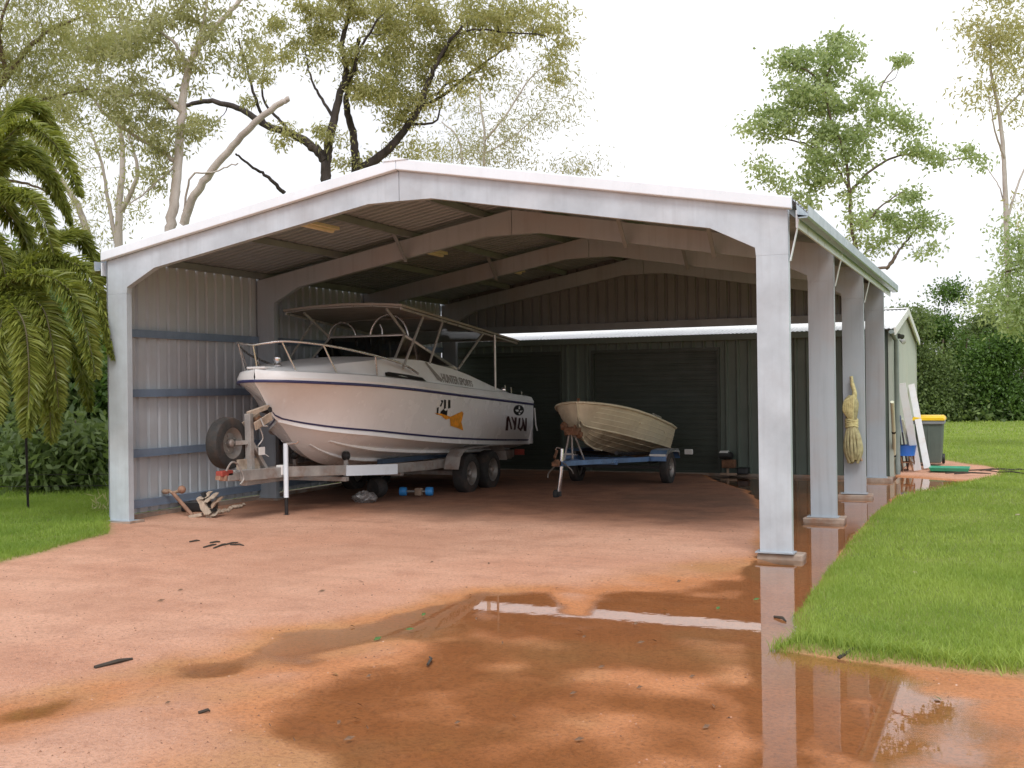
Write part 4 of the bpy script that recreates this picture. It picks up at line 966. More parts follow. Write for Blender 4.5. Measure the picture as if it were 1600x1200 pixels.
# litter of sticks by the bin
random.seed(21)
for k in range(7):
    c_ = G(1508+k*14+random.uniform(-4,4), 737+random.uniform(-3,5), .065); a = random.uniform(-.5,.5)
    d_ = Vector((math.cos(a), math.sin(a), 0))*random.uniform(.18,.42)
    tag(MB().tube([c_-d_, c_+Vector((0,.03,.02)), c_+d_], [.012,.014,.008], 6).build('stick', MAT['stick'], None, origin=c_), 'dark stick in the litter on the bare patch beside the green tray', 'stick', 'sticks littering the patch by the bin')
# dark outboard box by the right roller door
ob_ = G(1137,741,.05)
oc = thing('outboard_motor', 'small old outboard motor with white-topped black cowl on a stand by the roller door', 'outboard', ob_)
MB().bar(ob_+Vector((0,.02,-.03)), ob_+Vector((0,.02,.30)), .035, .05, Vector((0,1,0))).bar(ob_+Vector((-.14,.03,.0)), ob_+Vector((.16,.03,.0)), .05, .04).build('stand', MAT['timber'], oc)
MB().box(ob_.x-.10, ob_.x+.14, ob_.y-.06, ob_.y+.10, .16, .31).build('midsection', MAT['brown'], oc, bevel=.02)
MB().loft([[ob_+Vector((x*k-.02,-.0+y*k,z)) for x, y in ((-.12,-.07),(.10,-.08),(.13,0),(.10,.08),(-.12,.07))] for z, k in ((.27,.8),(.31,1.0),(.36,1.0),(.40,.75))], True, True).build('cowl', MAT['black'], oc, smooth=40)
MB().loft([[ob_+Vector((x*k-.05,-.012+y*k,z)) for x, y in ((-.09,-.06),(.08,-.065),(.09,.06),(-.09,.06))] for z, k in ((.385,1.0),(.42,.7))], True, True).build('cowl_cap', MAT['decalwht'], oc, smooth=40)
MB().box(ob_.x+.16, ob_.x+.36, ob_.y+.0, ob_.y+.2, .05, .17).build('fuel_tank', MAT['black'], oc, bevel=.02)
# ---- left front corner: old anchor, split timbers, stones
ab = G(301,806,.05); at2 = G(272,803,.05); at2.z = .30
a0 = aty(270, 770, ab.y+.12)
an = thing('old_anchor', 'rusty old anchor with knobbed stock leaning on the shed wall girt', 'anchor', ab)
MB().tube([ab, a0], [.028,.024], 8).build('shank', MAT['iron'], an, smooth=50)
ar = (a0-ab).normalized()
k0 = aty(259,768,a0.y); k1 = aty(284,765,a0.y+.05)
MB().tube(spline([k0,(k0+a0)/2+Vector((0,0,.02)),a0,k1],4), .02, 8).ball(k0,.05,10,(1.3,.8,.7)).build('stock', MAT['timber'], an, smooth=50)
MB().ball(k1,.055,12).build('stock_knob', MAT['iron'], an, smooth=60)
MB().bar(ab+Vector((-.03,-.02,-.01)), ab+Vector((.13,.03,.02)), .09, .05).jitter(.01).build('fluke', MAT['pale'], an, bevel=.01)
tw = [((312,778),(326,802),.085,'pale','leaning left, nearest the anchor'),((318,771),(335,800),.05,'black','black strip between the brown slabs'),((328,770),(316,780),.07,'pale','short stub at the top of the heap'),((337,772),(324,783),.075,'pale','upper slab in the middle of the heap'),((345,777),(331,792),.07,'timber','right-hand slab of the heap'),((324,792),(329,806),.09,'pale','foot of the heap, square-ended'),((340,797),(334,804),.08,'pale','low slab at the right of the heap')]  # the black entry is a strip added as the dark gap between slabs
for i, (p, q_, w_, mt, lab) in enumerate(tw):
    dd = (G(330,807,.05)-CAM).dot(FW)+.02*(i % 3)
    A = atd(p[0], p[1], dd+.08); B = atd(q_[0], q_[1], dd-.02*(q_[1] > 795))
    B.z = max(B.z, .05); o = MB(); sg = [A.lerp(B, k/5)+Vector((0,0,.012*math.sin(k*1.3+i))) for k in range(6)]
    for s0, s1 in zip(sg, sg[1:]): pass
    o.loft([[c_+Vector((dx*w_*.5*(1-.12*abs(k-2.5)/2.5), dy*.035, dz*w_*.35)) for dx, dy, dz in ((-1,-1,-.4),(1,-1,-.4),(1.1,0,.2),(.8,1,.5),(-.8,1,.5),(-1.1,0,.1))] for k, c_ in enumerate(sg)], True, True).jitter(.006)
    tag(o.build('timber_slab', MAT[mt], None, origin=B, smooth=35), 'weathered slab, '+lab if mt != 'black' else 'black strip added for the shaded gap between the weathered slabs', 'slab' if mt != 'black' else 'strip', None)
random.seed(3)
for k in range(9):
    px, py = 341+k*5.0, 801-k*1.5+random.uniform(-1.5,1.5); c_ = G(px, py, .06); r_ = random.uniform(.022,.05)
    o = MB().ball(c_, r_, 9, (1.2,1,.8)).jitter(.007).build('stone', MAT['pale'], None, origin=c_, smooth=50)
    tag(o, 'pale stone in the row along the foot of the left shed wall', 'stone', 'pale stones along the shed wall')
c_ = G(286,800,.05); tag(MB().bar(c_+Vector((-.12,.12,.06)), c_+Vector((.32,.30,.06)), .09, .12).jitter(.006).build('black_block', MAT['black'], None, origin=c_, bevel=.01), 'low black block lying behind the old anchor', 'block')
# blue boat rollers on an axle, crumpled bag under the trailer
c0 = G(630,774,.05); c1 = G(671,774,.05)
rl = thing('roller_axle', 'pair of bright blue rollers on a short axle lying under the big boat trailer', 'roller', c0.lerp(c1,.5))
ax_ = (c1-c0).normalized()
MB().tube([c0+Vector((0,0,.06)), c1+Vector((0,0,.06))], .016, 8).build('axle', MAT['galvt'], rl)
for c_ in (c0, c1): MB().lathe([(.03,-.055),(.062,-.05),(.068,0),(.062,.05),(.03,.055)], c_+Vector((0,0,.06)), ax_, 16).build('roller', MAT['dblue'], rl, smooth=40)
cm = c0.lerp(c1,.6); MB().box(cm.x-.05,cm.x+.05,cm.y-.05,cm.y+.05,cm.z,cm.z+.11).build('bracket', MAT['timber'], rl, bevel=.01)
c_ = G(570,783,.05)
bg = MB()
random.seed(9)
bg.ball(c_+Vector((0,0,.05)), .16, 16, (1.2,.7,.5)); bg.jitter(.03)
tag(bg.build('crumpled_bag', MAT['foil'], None, origin=c_), 'crumpled silver bag lying on the dirt under the big boat trailer', 'bag')
c2 = G(587,778,.05); 
tag(MB().lathe([(.02,-.09),(.13,-.09),(.15,-.05),(.15,.05),(.13,.09),(.02,.09)], c2+Vector((0,.05,.15)), (.3,1,.1), 22).build('small_tyre', MAT['rubber'], None, origin=c2, smooth=40), 'small black tyre standing on the dirt behind the crumpled silver bag', 'tyre')
# star picket and wires by the left shrubs
c_ = G(44,795,.05); tp = atd(40,655,(c_-CAM).dot(FW))
fp = thing('wire_fence', 'dark steel star picket with sagging fence wires in front of the left shrubs', 'fence', c_)
MB().bar(c_+Vector((0,0,-.05)), tp, .035, .012).bar(c_+Vector((0,0,-.05)), tp, .012, .035).build('picket', MAT['picket'], fp)
for z in (.36, .52):
    e0 = Vector((c_.x-4.5, c_.y-1.0, z)); e1 = Vector((-.06, 2.2, z))
    MB().tube([e0, e0.lerp(Vector((c_.x,c_.y,z)),.5)-Vector((0,0,.03)), (c_.x,c_.y,z), Vector((c_.x,c_.y,z)).lerp(e1,.5)-Vector((0,0,.02)), e1], .004, 4).build('wire', MAT['picket'], fp)
# sticks, leaves and leaf bits on the dirt
def stickat(p, q_, r_, lab, grp=None):
    a = G(*p, 0); b = G(*q_, 0); a.z = max(hz(a.x,a.y),0)+.006; b.z = max(hz(b.x,b.y),0)+.006
    m_ = a.lerp(b,.55)+Vector((.01,.015,.008))
    tag(MB().tube([a, m_, b], [r_, r_*1.1, r_*.6], 6).build('stick', MAT['stick'], None, origin=a), lab, 'stick', grp)
stickat((148,1052),(207,1038),.012,'dark thin stick lying on the dry dirt above the left wheel rut')
stickat((310,1120),(328,1117),.008,'tiny dark twig on the wet dirt near the bottom left')
for a_, b_ in (((318,861),(338,856)),((334,862),(352,855)),((346,858),(372,853)),((360,857),(381,858)),((328,854),(344,852)),((296,852),(312,850))):
    stickat(a_, b_, .009, 'broken piece of dark bark in the scrap heap in front of the old anchor', 'bark pieces in front of the anchor')
stickat((1310,1030),(1345,1024),.012,'dark twig at the muddy edge of the right lawn')
stickat((1210,965),(1228,972),.010,'small dark twig standing in the water by the lawn tip')
stickat((668,1040),(671,1028),.008,'small dark twig upright on the pink sand bar')
def flake(name, px, py, mat, s_, label, group, cat='leaf'):
    p = G(px, py, 0); p.z = max(hz(p.x, p.y), 0)+.006; a = random.uniform(0, PI); d_ = Vector((math.cos(a), math.sin(a), 0))*s_; n = Vector((-d_.y, d_.x, 0))*.35
    o = MB().add([p-d_, p+n+Vector((0,0,.012)), p+d_+Vector((0,0,.008)), p-n], [(0,1,2,3)]).build(name, mat, None, origin=p); tag(o, label, cat, group)
random.seed(31)
for k in range(46):
    px = random.uniform(20, 1150); py = random.choice((random.uniform(835, 960), random.uniform(960, 1170)))
    flake('fallen_leaf', px, py, MAT['dleaf'], random.uniform(.014,.034), 'small dead leaf lying on the red dirt of the yard', 'dead leaves scattered on the red dirt')
for px, py in ((1408,866),(1590,812),(1575,760),(1430,905)):
    flake('dry_leaf', px, py, MAT['pale'], .05, 'pale dry leaf lying on the right lawn', 'dry leaves on the lawn')
for px, py in ((662,962),(523,1055),(590,1000),(1122,952),(1182,938),(1040,955),(640,985),(1465,1093)):
    flake('green_sprig', px, py, MAT['gleaf'], random.uniform(.03,.05), 'small green sprig lying on the wet dirt', 'green sprigs on the wet dirt', 'sprig')
# ------------------------------------------------------------------ foliage
def leaf_quads(C, n, spread, L, Wd, droop, rg, flat=.6, dirv=None):
    """n leaves round each centre: slim four-point leaves; returns (4N,3) vertices"""
    N = len(C)*n
    c = np.repeat(C, n, 0)+rg.normal(0, 1, (N, 3))*np.repeat(spread[:, None] if np.ndim(spread) else np.full((len(C), 1), spread), n, 0)*np.array([1, 1, flat])
    d = rg.normal(0, 1, (N, 3)); d[:, 2] -= droop
    d /= np.linalg.norm(d, axis=1, keepdims=True)
    r_ = rg.normal(0, 1, (N, 3)); s = np.cross(d, r_); s /= np.linalg.norm(s, axis=1, keepdims=True)+1e-9
    l = L*rg.uniform(.6, 1.35, (N, 1)); wd = Wd*rg.uniform(.7, 1.3, (N, 1))
    b = c; tip = c+d*l; mid = c+d*l*.45
    V = np.stack([b, mid+s*wd*.5, tip, mid-s*wd*.5], 1).reshape(-1, 3)
    return V
def quad_obj(name, V, mat, parent=None, origin=None):
    qd = np.arange(len(V)).reshape(-1, 4)
    return link_mesh(name, np_mesh(name, V, quads=qd), mat, parent, origin)
def ground_z(x, y):
    h_, _ = height(np.array([x]), np.array([y])); return float(h_[0])
def tree(name, label, depth, limbs, blobs, leaf, lmat, bmat, seed, group=None, cat='tree', twig=.012, spread=.28, base=None, zspread=1.0, twig_max=1e9, crown_depth=.8, nk=1.0):
    rg = np.random.default_rng(seed); random.seed(seed)
    att = []; tubes = MB()
    ppm = F/depth
    first = None
    for li, (pts, w0, w1) in enumerate(limbs):
        slope = rg.uniform(-.45, .45) if li else 0
        P = []; L = 0
        for k, (px, py) in enumerate(pts):
            if k: L += math.hypot(px-pts[k-1][0], py-pts[k-1][1])/ppm
            P.append(atd(px, py, depth+slope*L))
        if li == 0:
            b0 = P[0].copy(); 
            if base: b0.x, b0.y = base
            b0.z = ground_z(b0.x, b0.y)-.1
            if P[0].z > .2: P = [b0]+P
            first = b0
        S = spline(P, 7); n = len(S)
        S = [p+Vector(rg.normal(0, .012, 3)) if 0 < i < n-1 else p for i, p in enumerate(S)]
        r = [(w0+(w1-w0)*(i/(n-1))**.8)/2/ppm for i in range(n)]
        if li == 0: r[0] *= 1.3
        tubes.tube(S, r, 9)
        att += [(p, r[i]) for i, p in enumerate(S) if not (li == 0 and p.z < 2)]
    # cluster centres
    cs = []; sp = []
    for (px, py, rx, ry, n) in blobs:
        for k in range(max(1, int(n*nk+.5))):
            a = rg.uniform(0, 2*PI); q_ = math.sqrt(rg.uniform(0, 1))
            z_ = rg.uniform(-1, 1)*math.sqrt(max(0, 1-q_*q_*.8))
            cs.append(atd(px+rx*q_*math.cos(a), py+ry*q_*math.sin(a), depth+z_*max(rx, ry)/ppm*crown_depth*zspread))
    cs = [c for c in cs if c.z > .15]
    A = np.array([tuple(p) for p, _ in att]); Ar = [r for _, r in att]
    C = np.array([tuple(c) for c in cs])
    # grow twigs outward from the limbs, nearest clusters first
    D = np.array([np.min(np.linalg.norm(A-c, axis=1)) for c in C]) if len(C) else np.zeros(0)
    tw = MB()
    Alist = A; Arl = np.array(Ar)
    for i in np.argsort(D):
        c = C[i]; dist = np.linalg.norm(Alist-c, axis=1)+np.maximum(0, (Alist[:, 2]-c[2]))*.3; j = int(np.argmin(dist))
        if dist[j] > twig_max: continue
        p0 = Vector(Alist[j]); p1 = Vector(c); L = (p1-p0).length
        mid1 = p0.lerp(p1, .35)+Vector(rg.normal(0, .09*L, 3))+Vector((0,0,.05*L)); mid2 = p0.lerp(p1, .7)+Vector(rg.normal(0, .08*L, 3))+Vector((0,0,.04*L))
        r0 = min(Arl[j]*.7, twig*(1+L*.5)); r1 = min(r0, twig*.4)
        S = spline([p0, mid1, mid2, p1], 3)
        tw.tube(S, [r0+(r1-r0)*k/(len(S)-1) for k in range(len(S))], 4, False)
        Alist = np.vstack([Alist, np.array([tuple(s_) for s_ in S[3:]])]); Arl = np.concatenate([Arl, np.linspace(r0, r1, len(S))[3:]])
    root = thing(name, label, cat, first or (0, 0, 0), group)
    tubes.add(tw.v, tw.f) if tw.v else None
    tk = tubes.build('trunk', bmat, root, smooth=60, fix=False)
    nl, Ll, Wl, dr = leaf
    if len(C):
        V = leaf_quads(C, nl, np.array(spread*rg.uniform(.6, 1.3, len(C))), Ll, Wl, dr, rg)
        V[:, 2] = np.maximum(V[:, 2], .03)
        quad_obj('crown', V, lmat, root)
    return root
GUM = (110, .15, .045, .9)
# white gum behind the left of the shed
tree('white_gum', 'pale white-barked gum with a broken side limb rising behind the left roof slope', 26,
     [([(262,420),(266,358),(275,290),(283,200),(290,130),(303,85),(330,48),(375,0),(420,-70)],21,6),
      ([(286,352),(300,312),(335,262),(385,205),(430,166),(452,154)],15,8),
      ([(281,262),(262,243),(215,215),(170,183),(130,140),(95,135)],9,3),
      ([(285,175),(250,148),(215,148),(175,152)],10,3),
      ([(293,112),(275,70),(240,45),(200,30),(150,25)],7,2.5),
      ([(300,90),(320,30),(325,-40)],7,3),
      ([(283,250),(240,290),(200,320)],4,2),([(287,330),(300,275),(330,270),(372,255)],4,2)],
     [(150,40,130,60,60),(190,110,90,60,40),(110,150,70,40,20),(260,40,80,50,26),(330,20,70,50,14),(255,165,30,40,10),(320,110,40,30,9),(310,190,35,25,7),(235,220,40,35,10),(190,200,40,40,8),(380,80,35,45,10),(240,280,35,25,6),(340,-60,120,50,30),(120,-50,140,50,40)],
     GUM, MAT['leaf_gum'], MAT['bark_white'], 101, spread=.20, nk=.60)
# dark many-armed tree behind the ridge
tree('dark_gum', 'dark-trunked spreading tree with olive crown rising behind the shed ridge', 30,
     [([(512,330),(510,280),(511,245),(519,200),(531,150),(541,110),(535,70),(548,10),(560,-60)],22,5),
      ([(510,252),(492,232),(460,211),(415,195),(370,168),(325,158),(285,166),(250,170)],17,5),
      ([(445,302),(420,278),(395,262),(368,240)],7,3),
      ([(535,140),(552,112),(560,80),(590,30)],9,3),
      ([(415,195),(398,150),(385,100),(372,60)],6,2.5),
      ([(460,211),(430,180),(410,150),(414,90)],6,2.5),
      ([(522,185),(500,150),(485,120),(478,85)],6,2)],
     [(470,50,60,50,40),(560,40,70,60,52),(600,110,50,50,34),(560,150,35,25,12),(420,60,40,50,10),(450,220,30,20,6),(520,215,30,30,7),(620,10,70,40,36),(540,-50,140,50,60),(395,130,25,40,6),(300,190,30,20,5)],
     (125,.15,.045,.9), MAT['leaf_dark'], MAT['bark_dark'], 102, spread=.21, nk=.54)
tree('dark_gum', 'dark-trunked tree leaning right with long low limbs behind the shed ridge', 31,
     [([(556,330),(556,262),(552,212),(541,165),(549,120),(560,60)],20,6),
      ([(558,268),(600,240),(630,206),(655,170),(668,130),(690,85),(722,40)],17,4),
      ([(655,168),(690,150),(740,110),(775,85),(800,70)],6,2.5),
      ([(680,150),(700,130),(735,118),(760,100)],5,2),
      ([(668,125),(720,52),(790,50),(850,55)],5,2),
      ([(640,195),(680,190),(690,160)],5,2)],
     [(640,60,60,50,40),(640,150,45,45,34),(720,40,70,40,48),(800,40,70,40,46),(860,50,40,45,18),(620,190,30,30,9),(740,130,50,30,14),(700,90,50,40,22),(560,250,40,20,6),(760,-40,140,40,50),(875,105,25,25,5),(650,240,60,18,7)],
     (125,.15,.045,.9), MAT['leaf_dark'], MAT['bark_dark'], 103, spread=.21, nk=.54)
tree('pale_gum', 'hazy pale gum with thin white trunk far behind the roof ridge', 48,
     [([(756,330),(756,260),(757,210),(750,150),(760,90)],7,2),([(757,220),(790,180),(830,120),(870,95)],4,1.5),([(720,300),(722,250),(715,215),(690,190)],5,2),([(757,240),(800,215),(850,170)],3,1.5)],
     [(760,200,80,45,30),(840,130,50,40,16),(700,230,70,30,22),(880,160,30,40,6),(860,190,25,20,5),(770,255,70,14,12),(905,258,38,16,10)],
     (50,.22,.05,.8), MAT['leaf_pale'], MAT['bark_pale'], 104, spread=.5, twig=.016)
tree('pale_gum', 'slender twin-stemmed pale gum between the palms and the shed corner', 36,
     [([(186,440),(186,330),(192,260),(188,200),(176,130)],18,4),([(182,380),(170,320),(160,260),(140,200)],8,3),([(190,330),(215,270),(200,210)],10,3),([(150,420),(125,330),(95,280),(70,240)],14,4)],
     [(190,200,40,60,16),(140,200,50,50,14),(205,290,40,50,12),(150,330,40,50,12),(90,260,60,60,20),(165,120,60,60,16),(110,340,40,40,10),(60,180,60,60,16)],
     (50,.18,.045,.8), MAT['leaf_gum'], MAT['bark_pale'], 105, spread=.36, twig=.014, nk=.75)
tree('feathery_oak', 'feathery yellow-green tree leaning in at the top left corner', 22,
     [([(-90,420),(-70,300),(-40,200),(10,120),(60,60),(120,30)],26,4),([(-60,260),(0,280),(50,290),(110,320)],8,2),([(-35,195),(20,170),(90,150),(140,140)],8,2),([(10,120),(0,50),(20,-20)],8,3)],
     [(30,50,80,60,50),(20,150,60,60,45),(10,230,50,40,24),(90,110,50,50,22),(60,220,50,40,18),(-60,100,80,140,70),(120,50,50,50,16),(40,-40,120,40,40)],
     (95,.17,.022,1.1), MAT['leaf_oak'], MAT['bark_brown'], 106, spread=.26, nk=.6)
# right-hand trees
tree('fresh_green_tree', 'airy bright green tree standing behind the right roof edge', 34,
     [([(1345,560),(1342,420),(1330,350),(1328,300),(1320,240),(1300,190),(1290,130),(1310,80)],8,2.5),([(1328,300),(1305,260),(1270,230),(1220,215),(1185,205)],5,1.5),([(1385,420),(1410,385),(1440,350),(1470,335)],5,1.5),([(1342,420),(1385,418),(1400,400)],5,4),
      ([(1322,245),(1360,190),(1380,130),(1405,100)],5,1.5),([(1328,300),(1370,260),(1420,240),(1470,250),(1530,245)],5,1.5),([(1290,135),(1260,110),(1225,95)],4,1.5),([(1342,360),(1380,320),(1410,300)],4,1.5)],
     [(1310,75,35,25,17),(1270,110,50,35,30),(1240,120,30,40,14),(1290,150,60,30,28),(1190,200,40,22,13),(1230,190,45,25,16),(1320,190,60,28,28),(1390,185,45,18,12),(1370,125,28,28,9),(1400,90,18,14,4),(1420,215,25,25,8),(1300,230,40,30,16),(1275,270,22,38,16),(1265,310,20,14,7),(1190,270,35,20,7),(1215,295,22,10,4),(1480,235,45,18,10),(1525,250,20,16,4),(1360,345,50,18,14),(1430,350,40,16,12),(1330,290,30,40,9),(1400,310,30,20,6),(1360,380,35,14,8),(1340,240,30,20,10),(1450,390,20,10,3)],
     (100,.15,.075,.4), MAT['leaf_right'], MAT['bark_brown'], 107, spread=.22, nk=.6)
tree('thin_gum', 'tall thin pale gum with sparse golden leaves at the right edge of the picture', 56,
     [([(1578,640),(1576,480),(1572,330),(1568,240),(1560,170),(1548,110),(1550,40)],13,3),([(1573,345),(1590,290),(1610,240)],5,2),([(1572,330),(1560,290),(1540,260)],3,1),([(1562,180),(1590,150),(1630,120)],4,1.5),([(1570,250),(1555,205),(1545,150)],4,1.5)],
     [(1560,30,40,40,22),(1530,45,28,25,9),(1590,110,40,40,22),(1530,130,25,30,6),(1560,80,40,35,12),(1520,150,18,20,4),(1585,60,40,30,16),(1640,80,50,80,26),(1570,-40,70,40,26),(1595,330,20,30,4),(1580,170,30,20,7)],
     (60,.28,.09,.8), MAT['leaf_gold'], MAT['bark_pale'], 108, spread=.5, nk=.62)
tree('overhanging_tree', 'green branches reaching in at the right edge above the bushes', 26,
     [([(1680,680),(1672,520),(1650,450),(1610,420),(1570,425)],12,3),([(1650,450),(1615,480),(1560,478)],5,2),([(1650,430),(1610,380),(1590,370)],4,2)],
     [(1590,400,22,25,9),(1580,455,30,22,14),(1555,475,22,12,6),(1600,500,40,25,14),(1640,440,50,70,40),(1590,360,18,14,4)],
     (70,.14,.05,.5), MAT['leaf_right'], MAT['bark_brown'], 109, spread=.26)
# bushy trees beyond the right lawn
bush_spec = [(1440,575,46,85,60,'broad dark bushy tree right beside the garage gable'),(1478,560,48,90,64,'tall dense bushy tree second from the garage beyond the lawn'),(1530,570,50,85,66,'rounded dark bushy tree in the middle of the row beyond the lawn'),(1575,585,50,80,66,'low dark bushy tree near the right end of the row beyond the lawn'),(1640,570,50,95,60,'tall bushy tree closing the right end of the row beyond the lawn')]
for i, (px, py, rx, ry, n, lab) in enumerate(bush_spec):
    dp = 45+2*(i % 3); rg0 = np.random.default_rng(300+i)
    bl = [(px,py+45,rx*.9,40,int(n*.8)),(px-18,py+60,26,24,16),(px+18,py+60,28,24,16)]
    top_ = py-ry+(8,-14,20,30,-6)[i]
    for k in range(15):
        f_ = rg0.uniform(0, 1); bl.append((px+rg0.uniform(-1, 1)*rx*(.55+.6*f_), top_+f_*(664-top_)*.75, rg0.uniform(10,22), rg0.uniform(8,17), 9))
    tree('bushy_tree', lab, dp, [([(px,664),(px+4,620),(px-2,560),(px,500)],9,3),([(px,620),(px+24,580),(px+34,530)],5,2),([(px,620),(px-24,575),(px-30,530)],5,2)],
         bl, (150,.14,.075,.5), MAT['leaf_bush' if i % 2 == 0 else 'leaf_shrub'], MAT['bark_brown'], 120+i, 'bushy trees beyond the right lawn', spread=.42, twig=.016, zspread=.8)
for i, (px, lab) in enumerate(((1760,'bushy tree in the belt past the right edge'),(1900,'bushy tree in the belt far past the right edge'))):
    pass
# low ground cover at the far edge of the lawn
rg = np.random.default_rng(5)
edge = np.array([tuple(atd(px, 652+rg.uniform(-8,12), 46+rg.uniform(-1.5,3))) for px in rg.uniform(1425, 1720, 150)]); edge[:, 2] = rg.uniform(.1, .7, len(edge))
tag(quad_obj('undergrowth', leaf_quads(edge, 50, .45, .3, .14, .2, rg, .4), MAT['leaf_bush'], None, None), 'low dark undergrowth along the far edge of the right lawn', None, None, 'stuff')
# left: shrubs under the palms
shrubs = [(60,600,70,90,15.2,90,'dark leafy shrub thick behind the star picket'),(135,640,50,75,15.6,80,'glossy green shrub against the left shed wall'),(-20,640,70,90,15.0,80,'dark shrub at the far left edge under the palms'),(110,540,60,60,16.6,70,'tall shrub behind the palm fronds near the shed corner'),(30,500,70,70,17.5,70,'tall dark shrub behind the upper palm fronds')]
shrubs.append((90,700,70,40,18.2,60,'low dark shrub along the back of the left lawn'))
for i, (px, py, rx, ry, dp, n, lab) in enumerate(shrubs):
    dp += 4.4 if dp < 18 else 0
    g0 = F*1.6/dp+600
    tree('shrub', lab, dp, [([(px,745),(px+5,690),(px-4,py)],6,2),([(px+2,720),(px+25,660),(px+30,py-20)],4,1.5),([(px,720),(px-25,670),(px-35,py-10)],4,1.5)],
         [(px,py,rx,ry,n),(px,min(py+55,705),rx*.9,40,n//3),(px,722,rx*.9,22,n//4)], (80,.19,.075,.7), MAT['leaf_shrub' if i in (1, 3) else 'leaf_bush'], MAT['bark_brown'], 140+i, 'shrubs left of the shed', 'shrub', spread=.24, twig=.007, zspread=.7)
rg = np.random.default_rng(6)
und = np.array([tuple(G(px, py, .05)) for px, py in zip(rg.uniform(-140, 168, 200), rg.uniform(722, 752, 200))]); und = und[und[:, 0] < -.35]; und[:, 2] = rg.uniform(.08, .55, len(und))
tag(quad_obj('undergrowth', leaf_quads(und, 46, .30, .24, .08, .3, rg, .4), MAT['leaf_bush'], None, None), 'dark low undergrowth below the shrubs left of the shed', None, None, 'stuff')
# palms: arching fronds of drooping leaflets
def frond(m_leaf, m_rach, pts, rg, L=.34, n=120, droop=.35):
    S = spline(pts, 10); nS = len(S)
    m_rach.tube(S, [.016*(1-.8*i/(nS-1)) for i in range(nS)], 5)
    for k in range(n):
        f = .10+.90*k/(n-1); x = f*(nS-1); i = min(int(x), nS-2); p = S[i].lerp(S[i+1], x-i); d = (S[i+1]-S[i]).normalized()
        side = d.cross(Vector((0,0,1)));
        if side.length < .05: side = Vector((1,0,0))
        side.normalize(); upv = side.cross(d)
        for s in (-1, 1):
            for layer in (0, 1, 1, 1, 1):
                a = rg.uniform(-.5, .9) if layer else rg.uniform(-.2, .3)
                dirv = (side*s*math.cos(a)+upv*math.sin(a)+d*rg.uniform(.5, .9)).normalized()
                l = L*(math.sin(PI*min(1, .18+.8*f))**.6)*rg.uniform(.75, 1.1)
                mid = p+dirv*l*.5+Vector((0,0,-droop*.10*l)); tip = p+dirv*l*.86+Vector((0,0,-droop*.55*l))
                wv = dirv.cross(Vector(rg.normal(0,1,3))).normalized()*.013*rg.uniform(.7,1.3)
                m_leaf.add([p, mid+wv, tip, mid-wv], [(0,1,2,3)])
def palm(label, base, crown, fronds, depth, seed, extra=6):
    rg = np.random.default_rng(seed); random.seed(seed)
    c = atd(*crown, depth); b = Vector((c.x+base[0], c.y+base[1], 0)); b.z = ground_z(b.x, b.y)-.05
    r = thing('palm', label, 'palm', b, 'palms at the left edge')
    MB().tube(spline([b, b.lerp(c,.5)+Vector((.05,.03,0)), c], 8), [.10-.04*i/16 for i in range(17)], 12).build('trunk', MAT['palm_stem'], r, smooth=60)
    MB().tube([c-Vector((0,0,.35)), c-Vector((0,0,.1)), c+Vector((0,0,.1))], [.06,.075,.04], 10).build('crownshaft', MAT['palm_stem'], r, smooth=60)
    for fr in fronds:
        P = [c]+[atd(px, py, depth+dz) for px, py, dz in fr]
        ml = MB(); mr = MB(); frond(ml, mr, P, rg)
        o = mr.build('frond', MAT['palm_stem'], r, smooth=60, fix=False); ml.build('leaflets', MAT['leaf_palm'], o, fix=False)
    for k in range(extra):
        a = PI*.55+k*PI*.95/extra+rg.uniform(-.2,.2); l = rg.uniform(1.1,1.5); dv = Vector((math.cos(a), math.sin(a), 0))
        P = [c, c+dv*l*.4+Vector((0,0,.45)), c+dv*l*.8+Vector((0,0,.35)), c+dv*l*1.15+Vector((0,0,-.25))]
        ml = MB(); mr = MB(); frond(ml, mr, P, rg)
        o = mr.build('frond', MAT['palm_stem'], r, smooth=60, fix=False); ml.build('leaflets', MAT['leaf_palm'], o, fix=False)
palm('taller palm with dark drooping fronds at the left edge', (-.9,.6), (-30,270),
     [[(30,200,0),(85,225,-.2),(125,305,-.3)],[(20,255,.2),(75,275,.3),(110,350,.4)],[(10,300,-.4),(55,320,-.7),(88,410,-.9)],[(0,190,.6),(50,165,1.0),(90,215,1.4)],[(-40,340,-.5),(0,400,-.8),(20,500,-1.0)],[(10,330,.5),(40,370,.7),(55,450,.8)]], 14.6, 51)
palm('lower palm with golden arching fronds reaching past the shed corner post', (-.9,.7), (-28,455),
     [[(70,408,0),(140,432,-.15),(178,560,-.25)],[(60,430,-.4),(120,470,-.6),(150,590,-.8)],[(55,470,-.4),(80,530,-.6),(92,640,-.7)],[(30,490,-.6),(45,570,-.9),(42,680,-1.0)],[(-10,420,.3),(-60,450,.5),(-100,560,.6)],[(70,390,.5),(120,370,.9),(165,440,1.2)],[(5,480,-.5),(-10,560,-.8),(-5,660,-.9)],[(60,420,.3),(115,440,.5),(165,520,.6)],[(20,520,-.3),(70,590,-.5),(80,690,-.5)],[(40,500,.5),(110,540,.8),(140,640,1.0)],[(0,500,.8),(40,560,1.2),(60,660,1.4)]], 13.9, 52, 4)
